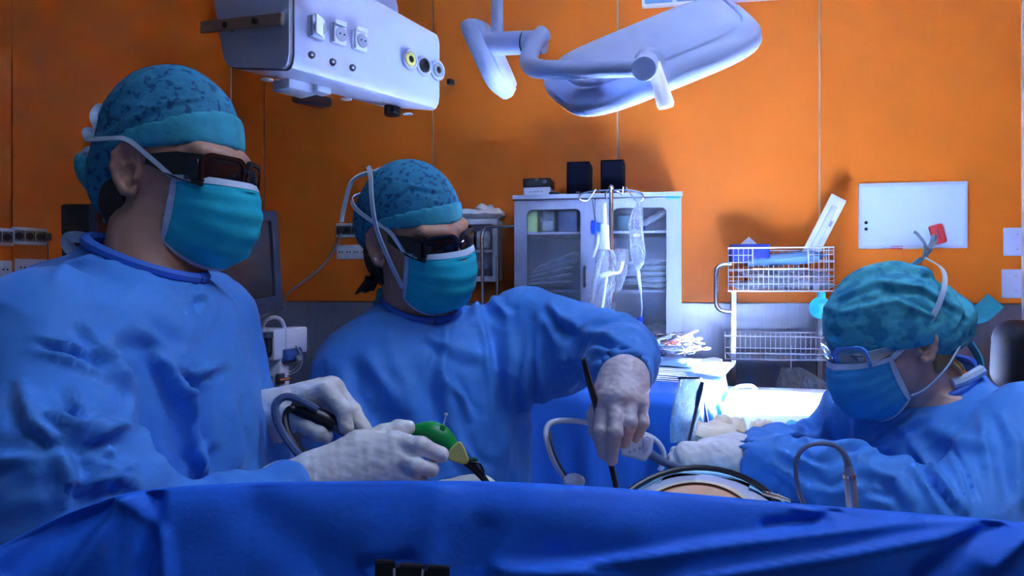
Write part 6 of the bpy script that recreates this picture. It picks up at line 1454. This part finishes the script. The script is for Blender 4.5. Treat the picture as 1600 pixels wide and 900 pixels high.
for k, (a, b, lab) in enumerate((((420, 742, 1.2), (433, 700, 1.22), 'left cream instrument handle standing behind left surgeon\'s wrist'), ((434, 742, 1.22), (443, 708, 1.24), 'right cream instrument handle standing behind left surgeon\'s wrist'))):
    obj('surgical_tool', MB().tube([P(a[0]-4, a[1]+30, a[2]), P(*a), P(*b), P(b[0]+1, b[1]-3, b[2])], [.009, .010, .009, .004], 12), mat('cream handle', (.66, .62, .54), .5), label=lab, cat='tool', group='cream handled tools')
# black forceps in the middle surgeon's hand
t = thing('laparoscopic_rod', 'flat black rod instrument gripped in middle surgeon\'s hand', 'instrument', P(940, 660, 1.1))
obj('shaft', MB().tube(gp([(912, 561, 1.055), (917, 584, 1.06), (930, 628, 1.085), (944, 680, 1.098), (953, 718, 1.10), (962, 759, 1.10), (964, 770, 1.10)]), [.0030, .0044, .0050, .0046, .0042, .0038, .003], 8, smooth=3), M_BLACK, t)
obj('tip_band', MB().tube(gp([(911, 560, 1.055), (912.5, 563, 1.0555)]), .0034, 8), M_DKGREY, t)
# white camera handpiece and looping tube behind it
t = thing('camera_handpiece', 'white wedge handpiece with grey cable tail, behind middle surgeon\'s fingers', 'handpiece', P(1000, 708, 1.25))
hb = [(968, 700), (990, 683), (1012, 678), (1022, 684), (1019, 706), (1008, 722), (990, 716), (970, 712)]
v0 = [P(x, y, 1.235) for x, y in hb]+[P(x, y, 1.275) for x, y in hb]; n = 8
bm_ = MB().add(v0, [tuple(range(n)), tuple(range(2*n-1, n-1, -1))]+[(i, i+n, (i+1) % n+n, (i+1) % n) for i in range(n)])
o_ = obj('housing', bm_, M_WHITE, t); md = o_.modifiers.new('bevel', 'BEVEL'); md.width = .004; md.segments = 2
obj('panel', MB().box(P(1009, 694, 1.233), (.010, .004, .018), frame(0, 0, .1), .002), M_LAV, t)
for k in range(3): obj('button', MB().box(P(1000-8*k, 700+3*k, 1.233), (.003, .003, .004), None, .001), M_GREY, t)
obj('tail', MB().tube(gp([(1014, 708, 1.25), (1028, 717, 1.25), (1045, 726, 1.25), (1062, 733, 1.26)]), [.008, .0075, .0065, .0055], 10, smooth=3), mat('slate plug', (.10, .15, .30), .4), t)
t = thing('irrigation_tube', 'white looped irrigation tube arching behind middle surgeon\'s hand', 'tube', P(880, 745, 1.22))
obj('tube', MB().tube(gp([(896, 764, 1.20), (882, 746, 1.20), (866, 722, 1.20), (856, 695, 1.20), (853, 673, 1.21), (862, 660, 1.22), (885, 657, 1.23), (915, 660, 1.24), (950, 668, 1.25), (1000, 677, 1.29), (1022, 686, 1.29), (1035, 702, 1.29), (1037, 720, 1.29), (1031, 735, 1.29)]), .0046, 10, smooth=6), M_WHITE, t)
obj('inner_line', MB().tube(gp([(900, 766, 1.19), (886, 745, 1.19), (871, 720, 1.19), (862, 695, 1.19), (859, 674, 1.2)]), .0022, 8, smooth=5), M_DKGREY, t)
obj('port_cap', MB().sphere(P(897, 752, 1.17), (.017, .016, .012), 16, 10), M_WHITE, label='rounded white port cap peeping over drape by the irrigation tube', cat='cap')
# blue equipment drape hanging behind the middle surgeon's arm is part of the instrument table; grey drawer unit beneath
t = thing('drawer_unit', 'grey drawer unit low behind middle surgeon\'s side', 'drawer unit', P(872, 700, 2.2)); t.location.z = 0
q = P(875, 700, 2.55)
obj('carcass', MB().box((q.x-.02, q.y, .57), (.22, .35, 1.12), WB, .006), M_GREY, t)
for k in range(5): obj('drawer', MB().box(Vector((q.x-.02, q.y, 1.04-.19*k))+WN*.18, (.20, .012, .17), WB, .004), mat('drawer face', (.42, .48, .60), .5), t)
# looping cable with a steel plug, front right
t = thing('sensor_cable', 'grey looped cable ending in steel plug, before nurse\'s sleeve', 'cable', P(1290, 780, 1.0))
obj('cable', MB().tube(gp([(1262, 800, .98), (1251, 775, .98), (1244, 745, .98), (1246, 715, .98), (1260, 698, .98), (1282, 693, .98), (1305, 697, .98), (1320, 712, .98), (1327, 732, .98)]), [.003, .003, .003, .003, .003, .003, .0034, .0042, .005], 8, smooth=6), mat('slate blue cable', (.14, .19, .32), .35), t)
obj('plug', MB().tube(gp([(1325, 728, .98), (1327, 740, .98), (1329, 755, .98), (1332, 790, .98), (1333, 806, .98)]), [.0050, .0066, .0076, .0076, .0060], 14), mat('plug steel', (.40, .46, .60), .3, .6), t)
obj('plug_collar', MB().tube(gp([(1327, 741, .98), (1327.6, 746, .98)]), .0082, 14), M_CHROME, t)
obj('steel_tip', MB().tube(gp([(1192, 770, 1.08), (1215, 776, 1.07), (1236, 783, 1.06)]), [.003, .0035, .002], 8), M_CHROME, label='small steel blade tip lying at the abdomen\'s right edge', cat='instrument')
